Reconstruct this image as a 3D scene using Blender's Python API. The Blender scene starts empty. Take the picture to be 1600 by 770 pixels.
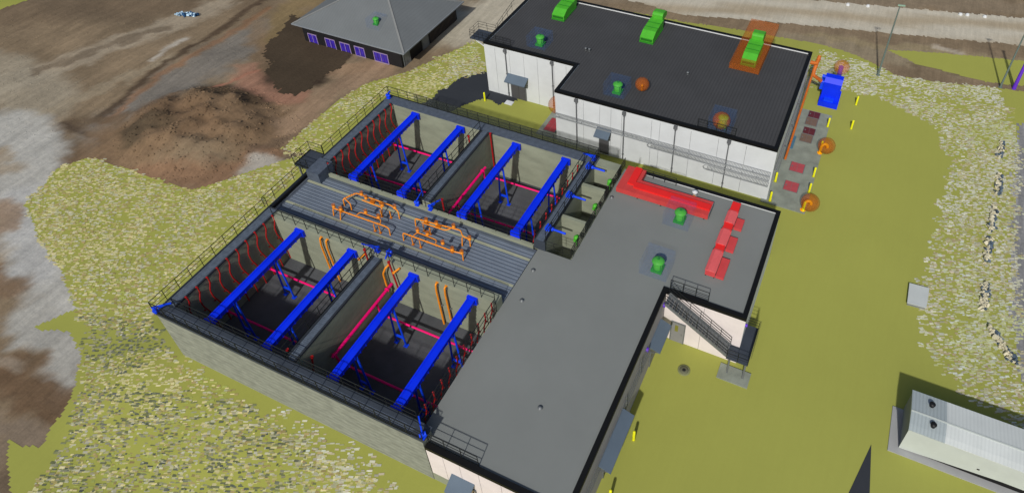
import bpy, math, random
import numpy as np
from mathutils import Vector, Matrix, Quaternion, noise
random.seed(7); RNG = np.random.default_rng(11)
C = bpy.context.scene.collection
R = math.radians
scene = bpy.context.scene

# ground painting data: brush strokes and outlines in world metres
STROKES = [
  ([(-64.7, 26.5), (-36.2, 44.3)], 4.6, (104, 89, 71), 0.70),
  ([(-47.3, 16.0), (-42.3, 29.3), (-38.6, 40.0)], 2.1, (156, 144, 124), 0.80),
  ([(-51.7, 18.2), (-39.8, 16.8)], 3.9, (150, 142, 124), 0.70),
  ([(-46.2, 20.5), (-40.6, 33.6)], 0.8, (90, 76, 60), 0.60),
  ([(-38.8, 12.5), (-36.3, 19.6), (-34.0, 28.7)], 0.9, (146, 134, 112), 0.60),
  ([(-29.1, 16.2), (-29.5, 23.8), (-29.1, 33.8), (-29.1, 36.9)], 3.4, (117, 113, 106), 0.85),
  ([(-31.7, 16.8), (-33.5, 24.7), (-34.3, 42.3), (-34.2, 47.0)], 0.6, (74, 60, 47), 0.85),
  ([(-30.6, 17.0), (-32.3, 24.6), (-32.1, 42.4)], 0.5, (132, 98, 70), 0.70),
  ([(-36.2, 27.0), (-36.3, 32.2)], 0.5, (178, 172, 160), 0.80),
  ([(-29.8, 17.6), (-34.2, 15.7), (-34.8, 12.6)], 1.3, (98, 82, 64), 0.80),
  ([(-34.8, 15.4), (-27.3, 14.8)], 0.4, (78, 66, 54), 0.80),
  ([(-34.8, 12.6), (-28.7, 11.6)], 1.9, (94, 80, 64), 0.80),
  ([(-40.0, 12.0), (-35.1, 11.4), (-25.5, 5.5), (-16.6, 1.5), (-9.1, 1.0)], 3.4, (168, 167, 160), 0.95),
  ([(-28.2, 6.1), (-18.7, 1.3)], 1.6, (170, 170, 167), 0.70),
  ([(-28.8, 4.1), (-26.1, 3.5)], 1.5, (142, 122, 102), 0.90),
  ([(-35.7, 8.5), (-32.8, 8.6)], 1.2, (146, 130, 106), 0.70),
  ([(-21.5, -0.7), (-18.9, -1.1)], 1.1, (120, 98, 76), 0.80),
  ([(-14.8, -2.5), (-8.0, -3.1), (-6.1, -5.1)], 1.8, (158, 157, 150), 0.90),
  ([(-12.2, -6.7), (-9.5, -6.1), (-6.0, -6.6)], 1.8, (100, 80, 60), 0.95),
  ([(-13.7, -5.7), (-11.2, -5.4)], 0.4, (140, 128, 112), 0.70),
  ([(-8.3, -9.7), (-5.4, -8.9)], 1.2, (124, 110, 94), 0.90),
  ([(-4.9, -11.0), (-3.3, -11.2)], 0.9, (100, 86, 70), 0.80),
  ([(-25.1, 15.3), (-22.4, 20.8), (-15.0, 24.1)], 5.3, (122, 100, 76), 1.00),
  ([(-20.1, 13.4), (-14.3, 15.0), (-11.3, 20.2)], 1.9, (128, 98, 74), 0.80),
  ([(-25.4, 16.7), (-24.8, 18.1)], 2.3, (82, 70, 54), 0.95),
  ([(-24.4, 25.4), (-20.6, 26.7), (-18.2, 25.6)], 1.4, (88, 72, 54), 0.90),
  ([(-27.3, 21.1), (-19.7, 20.9)], 2.2, (108, 86, 64), 0.60),
  ([(-23.6, 29.7), (-19.4, 28.9), (-16.2, 28.4)], 2.3, (152, 110, 90), 0.75),
  ([(-24.9, 25.8), (-22.8, 31.4)], 0.3, (160, 110, 88), 0.80),
  ([(-12.5, 25.2), (-12.3, 33.3), (-9.9, 37.1)], 2.1, (146, 122, 98), 0.85),
  ([(-11.0, 18.2), (-5.6, 19.3)], 2.1, (168, 163, 152), 0.90),
  ([(-12.9, 20.1), (-10.8, 24.2)], 0.6, (100, 84, 68), 0.70),
  ([(-25.1, 37.1), (-19.3, 32.3), (-18.9, 36.7)], 3.4, (66, 55, 45), 0.96),  # shadow beside the house, painted into the soil colour
  ([(-17.5, 37.4), (-16.7, 32.0)], 2.2, (62, 51, 42), 0.96),  # second stroke of the painted house shadow
  ([(-25.8, 36.8), (-29.2, 42.8), (-28.2, 47.7)], 2.0, (128, 110, 76), 0.80),
  ([(-30.2, 38.1), (-22.6, 32.2)], 1.6, (124, 104, 80), 0.70),
  ([(-15.3, 34.7), (-10.7, 38.1)], 1.3, (150, 124, 98), 0.80),
  ([(-6.5, 48.4), (-3.3, 54.0), (-2.1, 59.0)], 4.8, (172, 165, 147), 0.95),
  ([(32.2, 61.1), (45.1, 63.4), (57.2, 65.9)], 2.4, (138, 126, 103), 0.90),
  ([(33.4, 63.1), (45.0, 65.1), (57.3, 67.7)], 0.7, (140, 126, 96), 0.70),
  ([(7.3, 63.1), (30.0, 72.2), (57.6, 80.9)], 2.1, (128, 114, 94), 0.90),
  ([(48.7, 75.3), (57.5, 77.1)], 0.7, (98, 88, 76), 0.60),
  ([(47.7, 66.5), (50.5, 66.6)], 0.6, (178, 168, 152), 0.70),
  ([(45.9, 61.8), (53.3, 62.8)], 0.5, (96, 84, 60), 0.60),
]
GREEN = [(-1.8, -12.2), (-6.6, -9.4), (-4.2, -8.7), (-5.4, -5.6), (-7.7, -3.0), (-10.5, -1.8), (-13.7, -2.7), (-12.1, -0.1), (-16.1, 1.7), (-22.0, 3.7), (-27.1, 5.8), (-27.2, 7.4), (-28.9, 10.3), (-27.3, 12.7), (-23.0, 12.9), (-14.2, 13.3), (-10.1, 18.9), (-7.9, 21.7), (-10.7, 21.3), (-10.6, 29.0), (-10.1, 33.9), (-6.9, 37.9), (-4.9, 42.8), (-3.2, 46.6), (2.1, 44.4), (4.1, 59.8), (29.1, 61.4), (35.9, 61.8), (39.7, 61.1), (44.1, 58.8), (48.8, 59.3), (54.6, 60.8), (59.6, 61.5), (56.8, 50.2), (56.1, 35.8), (56.3, 27.8), (57.7, 21.7), (57.3, 13.0), (28.6, -2.5), (11.4, -10.2)]
GREEN2 = [(42.6, 63.8), (49.1, 65.8), (59.9, 68.2), (59.7, 62.8), (53.3, 61.5), (45.9, 62.1)]
ROAD = [(-17.4, 62.5), (11.9, 62.9), (17.4, 62.1), (31.4, 65.1), (40.4, 67.1), (60.1, 71.8), (60.4, 78.7), (42.6, 74.4), (30.2, 71.5), (10.7, 66.1), (-20.9, 67.8)]
GRAVELROAD = [(59.4, 56.6), (57.2, 54.6), (56.5, 44.2), (56.0, 34.3), (56.3, 27.8), (57.8, 23.8)]
ASPHALT = [(-2.6, 31.8), (-2.0, 33.6), (-1.5, 36.3), (-0.8, 39.5), (1.0, 41.4), (5.1, 38.9), (7.2, 38.2), (6.6, 37.6), (5.6, 36.6), (3.9, 36.9), (2.8, 36.2), (2.0, 34.7), (1.4, 33.1), (1.1, 31.1)]
CHIPS = [
  ([(-28.8, 10.3), (-27.3, 12.7), (-23.0, 12.9), (-14.2, 13.3), (-10.1, 18.9), (-7.0, 19.9), (-6.4, 16.6), (-6.4, 8.2), (-6.6, 2.5), (-3.2, 0.2), (-11.6, -1.0), (-12.1, -0.1), (-16.1, 1.7), (-22.0, 3.7), (-27.1, 5.8)], 5200, 'warm'),
  ([(-11.6, -0.4), (-5.6, 1.6), (-1.0, -0.0), (-2.7, -3.0), (-7.6, -2.9)], 260, 'dark'),
  ([(-7.6, -2.9), (-1.0, -0.0), (7.2, -0.8), (21.0, -2.0), (-1.8, -12.2), (-2.6, -7.6)], 2100, 'warm'),
  ([(-5.7, -4.4), (7.2, -0.8), (13.7, -1.8), (15.6, -4.0), (-1.4, -11.6), (-3.0, -7.8)], 950, 'dark'),
  ([(8.9, -0.0), (18.1, -0.7), (21.0, -2.0), (14.4, -4.9)], 300, 'pale'),
  ([(-10.7, 21.3), (-10.6, 29.0), (-10.1, 33.9), (-6.9, 37.9), (-3.5, 46.5), (1.4, 41.0), (-0.9, 39.2), (-2.3, 33.7), (-6.7, 33.8), (-7.2, 22.9), (-7.6, 19.7)], 1500, 'warm'),
  ([(-4.9, 42.8), (-3.0, 46.4), (1.0, 41.4), (-2.0, 37.1)], 300, 'pale'),
  ([(35.4, 60.4), (39.7, 60.5), (44.1, 58.6), (54.6, 60.8), (56.8, 50.2), (56.0, 34.3), (57.8, 22.8), (57.6, 19.2), (54.5, 19.5), (51.6, 20.8), (49.3, 24.0), (48.5, 27.5), (49.1, 32.8), (49.8, 38.7), (50.4, 45.3), (48.6, 51.3), (42.6, 53.8), (35.2, 53.4)], 6600, 'pale'),
  ([(32.2, 57.5), (37.0, 59.3), (38.0, 53.3), (33.5, 51.3)], 300, 'pale'),
  ([(50.8, 56.4), (56.4, 57.7), (55.7, 20.8), (52.0, 21.8), (51.6, 33.8)], 1200, 'tan'),
]
GREEN3 = [(-76.8, 30.7), (-66.8, 35.0), (-63.0, 30.5), (-63.8, 27.6), (-66.2, 24.2), (-76, 26)]
HOUSE_SHADE = [(-28.1, 42.4), (-27.1, 39.8), (-26.5, 38.4), (-26.4, 36.2), (-25.0, 33.5), (-22.7, 32.8), (-21.8, 30.9), (-18.8, 29.0), (-16.8, 28.6), (-15.4, 28.5), (-15.2, 32.4), (-14.7, 36.8), (-16.5, 40.8), (-25.3, 41.9)]  # outline of the painted shadow beside the house
CLOD1 = [(-28.1, 16.6), (-28.6, 19.3), (-27.1, 25.1), (-20.5, 28.0), (-15.7, 27.3), (-11.9, 25.5), (-8.7, 21.9), (-11.7, 18.9), (-14.6, 13.7), (-23.0, 12.9), (-26.6, 14.6)]
CLOD2 = [(-63.2, 27.2), (-37.5, 45.7), (-28.7, 42.1), (-23.0, 30.7), (-24.9, 25.8), (-29.8, 17.6), (-33.4, 11.6), (-40.0, 12.0)]

# ------------------------------------------------------------------ materials
def lin(c):
    c = c/255.0
    return c/12.92 if c <= .04045 else ((c+.055)/1.055)**2.4
MATS = {}
KL = 1.0
def col(rgb, k=None):
    k = KL if k is None else k
    return tuple(min(.9, lin(v)/k) for v in rgb)+(1.0,)
def mat(name, rgb, rough=.75, var=.10, scale=1.5, bump=0.0, metal=0.0, alpha=1.0, k=None, bscale=20, stretch=(1,1,1), spec=.3):
    if name in MATS: return MATS[name]
    m = bpy.data.materials.new(name); m.use_nodes = True
    nt = m.node_tree; N = nt.nodes; L = nt.links
    b = N['Principled BSDF']; b.inputs['Roughness'].default_value = rough
    b.inputs['Metallic'].default_value = metal; b.inputs['Specular IOR Level'].default_value = spec
    tc = N.new('ShaderNodeTexCoord'); mp = N.new('ShaderNodeMapping')
    mp.inputs['Scale'].default_value = stretch
    L.new(tc.outputs['Object'], mp.inputs['Vector'])
    base = col(rgb, k)
    if var > 0:
        n = N.new('ShaderNodeTexNoise'); n.inputs['Scale'].default_value = scale; n.inputs['Detail'].default_value = 6
        n.inputs['Roughness'].default_value = .62
        L.new(mp.outputs['Vector'], n.inputs['Vector'])
        r = N.new('ShaderNodeValToRGB')
        r.color_ramp.elements[0].position = .28; r.color_ramp.elements[1].position = .72
        r.color_ramp.elements[0].color = tuple(v*(1-var) for v in base[:3])+(1,)
        r.color_ramp.elements[1].color = tuple(min(.92, v*(1+var)) for v in base[:3])+(1,)
        L.new(n.outputs['Fac'], r.inputs['Fac']); L.new(r.outputs['Color'], b.inputs['Base Color'])
    else: b.inputs['Base Color'].default_value = base
    if bump > 0:
        n2 = N.new('ShaderNodeTexNoise'); n2.inputs['Scale'].default_value = bscale; n2.inputs['Detail'].default_value = 4
        L.new(mp.outputs['Vector'], n2.inputs['Vector'])
        bp = N.new('ShaderNodeBump'); bp.inputs['Strength'].default_value = bump; bp.inputs['Distance'].default_value = .03
        L.new(n2.outputs['Fac'], bp.inputs['Height']); L.new(bp.outputs['Normal'], b.inputs['Normal'])
    b.inputs['Alpha'].default_value = alpha
    MATS[name] = m
    return m
def striped(m, axis, period, depth, dark=.0, prof='SIN', phase=0):
    """add a ribbed bump (and slight groove tint) to a material, in object space"""
    nt = m.node_tree; N = nt.nodes; L = nt.links; b = N['Principled BSDF']
    tc = N.new('ShaderNodeTexCoord'); w = N.new('ShaderNodeTexWave')
    w.wave_type = 'BANDS'; w.bands_direction = axis; w.wave_profile = prof
    w.inputs['Scale'].default_value = 2*math.pi/(20*period); w.inputs['Distortion'].default_value = 0
    w.inputs['Phase Offset'].default_value = phase
    L.new(tc.outputs['Object'], w.inputs['Vector'])
    bp = N.new('ShaderNodeBump'); bp.inputs['Strength'].default_value = 1; bp.inputs['Distance'].default_value = depth
    L.new(w.outputs['Fac'], bp.inputs['Height']); L.new(bp.outputs['Normal'], b.inputs['Normal'])
    if dark > 0:
        src = b.inputs['Base Color'].links[0].from_socket if b.inputs['Base Color'].links else None
        mx = N.new('ShaderNodeMix'); mx.data_type = 'RGBA'; mx.blend_type = 'MULTIPLY'; mx.inputs['Factor'].default_value = 1
        rr = N.new('ShaderNodeValToRGB'); rr.color_ramp.elements[0].color = (1-dark,)*3+(1,); rr.color_ramp.elements[1].color = (1,1,1,1)
        rr.color_ramp.elements[0].position = .05; rr.color_ramp.elements[1].position = .5
        L.new(w.outputs['Fac'], rr.inputs['Fac'])
        if src: L.new(src, mx.inputs['A'])
        else: mx.inputs['A'].default_value = b.inputs['Base Color'].default_value
        L.new(rr.outputs['Color'], mx.inputs['B']); L.new(mx.outputs['Result'], b.inputs['Base Color'])
    return m
def vcol_mat(name, rough=.95, var=.16, k=None, bump=.5, bsc=3):
    m = bpy.data.materials.new(name); m.use_nodes = True
    nt = m.node_tree; N = nt.nodes; L = nt.links; b = N['Principled BSDF']
    b.inputs['Roughness'].default_value = rough; b.inputs['Specular IOR Level'].default_value = .1
    a = N.new('ShaderNodeAttribute'); a.attribute_name = 'tint'
    tc = N.new('ShaderNodeTexCoord')
    out = a.outputs['Color']
    for sc, st, ang, v in ((.35, (1,1,1), 0, var), (1.2, (2.4,.22,1), 0, var*1.2), (5, (1,1,1), 0, var*.9), (3.2, (2.6,.30,1), 0, var*1.1)):
        mp = N.new('ShaderNodeMapping'); mp.inputs['Rotation'].default_value = (0,0,R(ang)*0); mp.inputs['Scale'].default_value = st
        n = N.new('ShaderNodeTexNoise'); n.inputs['Scale'].default_value = sc; n.inputs['Detail'].default_value = 7; n.inputs['Roughness'].default_value = .65
        L.new(tc.outputs['Object'], mp.inputs['Vector']); L.new(mp.outputs['Vector'], n.inputs['Vector'])
        mr = N.new('ShaderNodeMapRange'); mr.inputs['From Min'].default_value = .3; mr.inputs['From Max'].default_value = .7
        mr.inputs['To Min'].default_value = 1-v; mr.inputs['To Max'].default_value = 1+v
        L.new(n.outputs['Fac'], mr.inputs['Value'])
        vm = N.new('ShaderNodeVectorMath'); vm.operation = 'SCALE'
        L.new(out, vm.inputs[0]); L.new(mr.outputs['Result'], vm.inputs['Scale']); out = vm.outputs['Vector']
    L.new(out, b.inputs['Base Color'])
    n2 = N.new('ShaderNodeTexNoise'); n2.inputs['Scale'].default_value = bsc; n2.inputs['Detail'].default_value = 8
    L.new(tc.outputs['Object'], n2.inputs['Vector'])
    bp = N.new('ShaderNodeBump'); bp.inputs['Strength'].default_value = bump; bp.inputs['Distance'].default_value = .15
    L.new(n2.outputs['Fac'], bp.inputs['Height']); L.new(bp.outputs['Normal'], b.inputs['Normal'])
    MATS[name] = m
    return m

# ------------------------------------------------------------------ mesh builder
ORI = {}
class MB:
    def __init__(s): s.v = []; s.f = []; s.sm = []
    def _add(s, vs, fs, smooth=False):
        o = len(s.v); s.v += [tuple(v) for v in vs]; s.f += [tuple(i+o for i in f) for f in fs]; s.sm += [smooth]*len(fs)
        return s
    def box(s, x0, x1, y0, y1, z0, z1):
        return s._add([(x,y,z) for z in (z0,z1) for x,y in ((x0,y0),(x1,y0),(x1,y1),(x0,y1))],
            [(0,3,2,1),(4,5,6,7),(0,1,5,4),(1,2,6,5),(2,3,7,6),(3,0,4,7)])
    def prism(s, poly, z0, z1):           # polygon (ccw) in xy extruded in z
        n = len(poly)
        a = sum(poly[i][0]*poly[(i+1)%n][1]-poly[(i+1)%n][0]*poly[i][1] for i in range(n))
        if a < 0: poly = poly[::-1]
        return s._add([(x,y,z0) for x,y in poly]+[(x,y,z1) for x,y in poly],
            [tuple(range(n))[::-1], tuple(range(n,2*n))]+[(i,(i+1)%n,(i+1)%n+n,i+n) for i in range(n)])
    def extr(s, prof, axis, a0, a1):      # profile of 2-D points extruded along axis 'X' or 'Y'; prof=(other,z)
        n = len(prof)
        mk = (lambda t,p: (t,p[0],p[1])) if axis == 'X' else (lambda t,p: (p[0],t,p[1]))
        fs = [tuple(range(n)), tuple(range(n,2*n))[::-1]]+[((i+1)%n,i,i+n,(i+1)%n+n) for i in range(n)]
        return s._add([mk(a0,p) for p in prof]+[mk(a1,p) for p in prof], fs)
    def bar(s, p, q, w, h=None):          # rectangular bar
        h = h or w; p = Vector(p); q = Vector(q); d = (q-p).normalized()
        up = Vector((0,0,1)) if abs(d.z) < .95 else Vector((0,1,0))
        a = d.cross(up).normalized()*w/2; b = a.cross(d).normalized()*h/2
        vs = [p-a-b,p+a-b,p+a+b,p-a+b,q-a-b,q+a-b,q+a+b,q-a+b]
        return s._add(vs, [(0,1,2,3),(7,6,5,4),(0,4,5,1),(1,5,6,2),(2,6,7,3),(3,7,4,0)])
    def tube(s, pts, r, n=8, smooth=True, bend=0):
        pts = [Vector(p) for p in pts]
        if bend > 0 and len(pts) > 2:     # round the corners
            out = [pts[0]]
            for i in range(1, len(pts)-1):
                a, b, c = pts[i-1], pts[i], pts[i+1]
                k = min(bend, (a-b).length*.45, (c-b).length*.45)
                p0 = b+(a-b).normalized()*k; p2 = b+(c-b).normalized()*k
                for t in (0,.33,.67,1): out.append(p0*(1-t)**2+b*2*t*(1-t)+p2*t*t)
            out.append(pts[-1]); pts = out
        rs = r if isinstance(r, (list,tuple)) else [r]*len(pts)
        rings = []; ref = None
        for i, p in enumerate(pts):
            d = (pts[min(i+1,len(pts)-1)]-pts[max(i-1,0)]).normalized()
            if ref is None or abs(d.dot(ref)) > .98: ref = Vector((0,0,1)) if abs(d.z) < .9 else Vector((1,0,0))
            a = (ref-d*ref.dot(d)).normalized(); ref = a; b = d.cross(a)
            rings.append([p+(a*math.cos(2*math.pi*k/n)+b*math.sin(2*math.pi*k/n))*rs[i] for k in range(n)])
        vs = [v for r_ in rings for v in r_]
        fs = [(i*n+k, i*n+(k+1)%n, (i+1)*n+(k+1)%n, (i+1)*n+k) for i in range(len(rings)-1) for k in range(n)]
        s._add(vs, fs, smooth)
        m = (len(rings)-1)*n
        return s._add(rings[0]+rings[-1], [tuple(range(n))[::-1], tuple(range(n,2*n))])
    def lathe(s, c, prof, n=20, smooth=True, axis='Z'):   # prof: (radius, height)
        vs = []
        for r_, h in prof:
            for k in range(n):
                a = 2*math.pi*k/n
                p = (r_*math.cos(a), r_*math.sin(a), h)
                if axis == 'X': p = (p[2], p[0], p[1])
                if axis == 'Y': p = (p[1], p[2], p[0])
                vs.append((c[0]+p[0], c[1]+p[1], c[2]+p[2]))
        m = len(prof)
        fs = [(i*n+k, i*n+(k+1)%n, (i+1)*n+(k+1)%n, (i+1)*n+k) for i in range(m-1) for k in range(n)]
        s._add(vs, fs, smooth)
        return s._add(vs[:n]+vs[-n:], [tuple(range(n))[::-1], tuple(range(n,2*n))])
    def sphere(s, c, r, n=24, m=14):
        prof = [(max(1e-3, r*math.sin(math.pi*i/m)), -r*math.cos(math.pi*i/m)) for i in range(m+1)]
        return s.lathe(c, prof, n)
    def build(s, name, m, parent=None, at=None):
        """vertices are in world metres; object origin sits at `at` (or at the parent's origin)"""
        po = ORI.get(parent.name, (0,0,0)) if parent else (0,0,0)
        o0 = at if (at is not None and parent is None) else (po if parent else (0,0,0))
        me = bpy.data.meshes.new(name)
        me.from_pydata([(v[0]-o0[0], v[1]-o0[1], v[2]-o0[2]) for v in s.v], [], s.f)
        me.polygons.foreach_set('use_smooth', s.sm)
        me.materials.append(m); me.update()
        ob = bpy.data.objects.new(name, me); C.objects.link(ob)
        if parent: ob.parent = parent
        else: ob.location = o0
        ORI[ob.name] = tuple(o0)
        return ob
def tag(o, label=None, cat=None, group=None, kind=None):
    if label: o['label'] = label
    if cat: o['category'] = cat
    if group: o['group'] = group
    if kind: o['kind'] = kind
    return o
def thing(name, loc, label, cat, group=None):
    o = bpy.data.objects.new(name, None); o.empty_display_size = .3; C.objects.link(o); o.location = loc
    ORI[o.name] = tuple(loc)
    return tag(o, label, cat, group)
ORD = ['first','second','third','fourth','fifth','sixth','seventh','eighth','ninth','tenth','eleventh','twelfth']

# ------------------------------------------------------------------ camera, light
fpx, cx, cy = 1098.6507, 911.5539, 196.2207
yaw, pit, rol = 0.42952212, 0.69636374, -0.01071696
cyaw, syaw = math.cos(yaw), math.sin(yaw)
fw = Vector((-syaw*math.cos(pit), cyaw*math.cos(pit), -math.sin(pit)))
ri = Vector((cyaw, syaw, 0)); up = ri.cross(fw)
r2 = ri*math.cos(rol)+up*math.sin(rol); u2 = -ri*math.sin(rol)+up*math.cos(rol)
cam = bpy.data.cameras.new('camera'); co = bpy.data.objects.new('camera', cam); C.objects.link(co)
M = Matrix((r2, u2, -fw)).transposed().to_4x4(); M.translation = Vector((38.7633, -14.0216, 45.5758))
co.matrix_world = M
cam.sensor_width = 36; cam.sensor_fit = 'HORIZONTAL'; cam.lens = fpx/1600*36
cam.shift_x = (800-cx)/1600; cam.shift_y = (cy-385)/1600
cam.clip_start = .5; cam.clip_end = 2000
scene.camera = co
EL = 41.0
sdir = Vector((-.13, 1, 0)).normalized()     # the way shadows fall
sunv = (-sdir*math.cos(R(EL))+Vector((0,0,math.sin(R(EL))))).normalized()   # towards the sun
sl = bpy.data.lights.new('sun', 'SUN'); sl.energy = 3.6; sl.angle = R(1.5); sl.color = (1,.965,.91)
so = bpy.data.objects.new('sun', sl); C.objects.link(so); so.rotation_euler = (-sunv).to_track_quat('-Z','Y').to_euler(); so.location = (20,0,60)
w = bpy.data.worlds.new('World'); scene.world = w; w.use_nodes = True
nt = w.node_tree; bg = nt.nodes['Background']; sky = nt.nodes.new('ShaderNodeTexSky'); sky.sky_type = 'NISHITA'
sky.sun_disc = False; sky.sun_elevation = R(EL); sky.sun_rotation = math.atan2(sunv.x, sunv.y)
sky.dust_density = 2.5
nt.links.new(sky.outputs['Color'], bg.inputs['Color']); bg.inputs['Strength'].default_value = .085
scene.view_settings.view_transform = 'Standard'; scene.view_settings.look = 'None'; scene.view_settings.exposure = -.16; scene.view_settings.gamma = 1

# ------------------------------------------------------------------ terrain
def sm(t): t = max(0., min(1., t)); return t*t*(3-2*t)
def hgt(x, y):
    h = -1.1
    h += 1.12*sm((x+7)/6)*sm((27-x)/4)*sm((y+9)/7.5)*sm((4-y)/3)
    h -= .3*sm((y-29)/6)*sm((26-x)/8)
    # earth heap
    dx, dy = (x+21)/7.6, (y-20.3)/6.2
    d = math.sqrt(dx*dx+dy*dy)
    if d < 1.25: h += 1.9*sm((1.25-d)/.7)*(.75+.5*noise.noise(Vector((x*.5,y*.5,3))))+.25*noise.noise(Vector((x*1.7,y*1.7,1)))*sm((1.25-d)/.3)
    if x < -8: h += .12*noise.noise(Vector((x*.22,y*.22,9)))*sm((-8-x)/6)
    return h
def fract(x, y, s=1.0): return noise.fractal(Vector((x*s, y*s, 5.3)), .7, 2.1, 5)
def inpoly(x, y, P):
    c = False; n = len(P); j = n-1
    for i in range(n):
        xi, yi = P[i]; xj, yj = P[j]
        if (yi > y) != (yj > y) and x < (xj-xi)*(y-yi)/(yj-yi)+xi: c = not c
        j = i
    return c
def segd(x, y, a, b):
    dx, dy = b[0]-a[0], b[1]-a[1]; L2 = dx*dx+dy*dy
    t = 0 if L2 == 0 else max(0, min(1, ((x-a[0])*dx+(y-a[1])*dy)/L2))
    return math.hypot(x-a[0]-t*dx, y-a[1]-t*dy)
def sheet(name, x0, x1, y0, y1, cell, dz, m, poly=None, jag=.35, tint=None, structure=True, label=None):
    nx, ny = int((x1-x0)/cell)+1, int((y1-y0)/cell)+1
    vi = {}; vs = []; fs = []; cl = []
    def V(i, j):
        k = (i, j)
        if k not in vi:
            x, y = x0+i*cell, y0+j*cell
            vi[k] = len(vs); vs.append((x, y, hgt(x, y)+dz)); cl.append(tint(x, y) if tint else (1,1,1))
        return vi[k]
    for i in range(nx-1):
        for j in range(ny-1):
            x, y = x0+(i+.5)*cell, y0+(j+.5)*cell
            if poly is not None:
                n = noise.noise(Vector((x*.9, y*.9, 2)))*jag*1.6+noise.noise(Vector((x*3.1, y*3.1, 7)))*jag
                n2 = noise.noise(Vector((x*.9, y*.9, 22)))*jag*1.6+noise.noise(Vector((x*3.1, y*3.1, 27)))*jag
                if not any(inpoly(x+n, y+n2, P) for P in poly): continue
            fs.append((V(i,j), V(i+1,j), V(i+1,j+1), V(i,j+1)))
    me = bpy.data.meshes.new(name); me.from_pydata(vs, [], fs); me.materials.append(m)
    me.polygons.foreach_set('use_smooth', [True]*len(fs))
    if tint:
        at = me.color_attributes.new('tint', 'FLOAT_COLOR', 'POINT')
        at.data.foreach_set('color', [c for t in cl for c in (t[0],t[1],t[2],1.0)])
    ob = bpy.data.objects.new(name, me); C.objects.link(ob); ob['kind'] = 'structure'
    if label: ob['label'] = label
    return ob
BASE = np.array([lin(v) for v in (124,108,86)])/KL
SK = [([tuple(p) for p in pts], wd, np.array([lin(v) for v in c])/KL, s, (min(p[0] for p in pts)-wd*2.6, max(p[0] for p in pts)+wd*2.6, min(p[1] for p in pts)-wd*2.6, max(p[1] for p in pts)+wd*2.6)) for pts, wd, c, s in STROKES]
def soil(x, y):
    c = BASE*(1+.20*fract(x, y, .12)+.10*fract(x*1.4, y*.12, .5))
    wx = fract(x, y, .35)*1.3; wy = fract(x+40, y-13, .35)*1.3
    for pts, wd, k, s, bb in SK:
        if x < bb[0] or x > bb[1] or y < bb[2] or y > bb[3]: continue
        q = min(1.0, wd)
        d = min(segd(x+wx*q, y+wy*q, pts[i], pts[i+1]) for i in range(len(pts)-1))
        a = s*sm((wd*1.25-d)/(wd*.75))
        if a > 0: c = c*(1-a)+k*a
    c = c*(1+.16*noise.noise(Vector((x*1.5, y*.28, 4)))+.10*noise.noise(Vector((x*.5, y*.09, 14)))); g_ = float(c.mean()); c = c*.95+g_*.05
    return tuple(c)
M_soil = vcol_mat('bare_soil', var=.085, bump=.55, bsc=1.6)
def flat_ground():   # the big sheet that runs past everything, with the detailed area in its middle
    X = [-400, -80, 66, 400]; Y = [-400, -20, 92, 400]
    mb = MB()
    for i in range(3):
        for j in range(3):
            if i == 1 and j == 1: continue
            z = -1.1
            mb._add([(X[i],Y[j],z),(X[i+1],Y[j],z),(X[i+1],Y[j+1],z),(X[i],Y[j+1],z)], [(0,1,2,3)])
    return mb
g = sheet('ground', -80, 66, -20, 92, .4, 0, M_soil, tint=soil)
far = flat_ground().build('ground', mat('far_soil', (116,101,82), .95, .15, .1)); far['kind'] = 'structure'
M_green = vcol_mat('olive_field', var=.010, bump=.04)
gb = np.array([lin(v) for v in (149,152,75)])/KL
def greentint(x, y): return tuple(gb*(1+.05*fract(x, y, .06)))
sheet('grass_field', -32, 64, -16, 69, .2, .012, M_green, [GREEN, GREEN2], .10, greentint, label='smooth olive green field around the buildings')
far2 = MB(); far2._add([(60.0,-60,-1.088),(200,-60,-1.088),(200,66,-1.088),(60,66,-1.088)],[(0,1,2,3)])
far2._add([(-4,-80,-1.088),(60,-80,-1.088),(60,-15.7,-1.088),(-4,-15.7,-1.088)],[(0,1,2,3)])
o_ = far2.build('grass_field', mat('olive_far', (148,153,72), .95, .05, .1)); o_['kind'] = 'structure'
def roadtint(x, y):
    u = (y-.30*x-55)
    t = .5+.5*math.sin(u*1.35+fract(x*.2, y, .25)*1.5)
    a = np.array([lin(v) for v in (182,176,160)]); b = np.array([lin(v) for v in (162,150,128)])
    return tuple((a*t+b*(1-t))/KL)
sheet('grass_field', -80, -60, 22, 38, .3, .012, M_green, [GREEN3], .2, greentint, label='small olive green patch in the far left corner')
sheet('dirt_road', -22, 62, 60, 82, .25, .02, vcol_mat('pale_dirt', var=.07, bump=.2), [ROAD], .15, roadtint, label='pale rutted dirt road crossing behind the buildings')
def grtint(x, y):
    t = .5+.5*math.sin(x*2.2+fract(x, y*.3, .3)*2); a = np.array([lin(v) for v in (158,158,157)]); b = np.array([lin(v) for v in (125,125,126)])
    return tuple((a*t+b*(1-t))/KL)
GR = [(58.5,56.6),(56.3,54.6),(55.7,44.2),(55.3,34.3),(55.5,27.8),(56.6,21.8),(58.5,16),(66,16),(66,62)]
sheet('gravel_road', 54, 66, 14, 64, .25, .02, vcol_mat('grey_gravel', var=.14, bump=.4), [GR], .4, grtint, label='grey gravel road along the right edge')
tag(MB().prism([(46.78,14.15),(45.86,10.35),(45.3,7.6),(47.05,8.4),(47.07,10.86)], -1.2, -1.06).build('asphalt', mat('black_asphalt', (50,54,60), .9, .06, .6, bump=.15, k=1.15)), 'dark asphalt wedge in the field left of the long shed', kind='structure')
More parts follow.
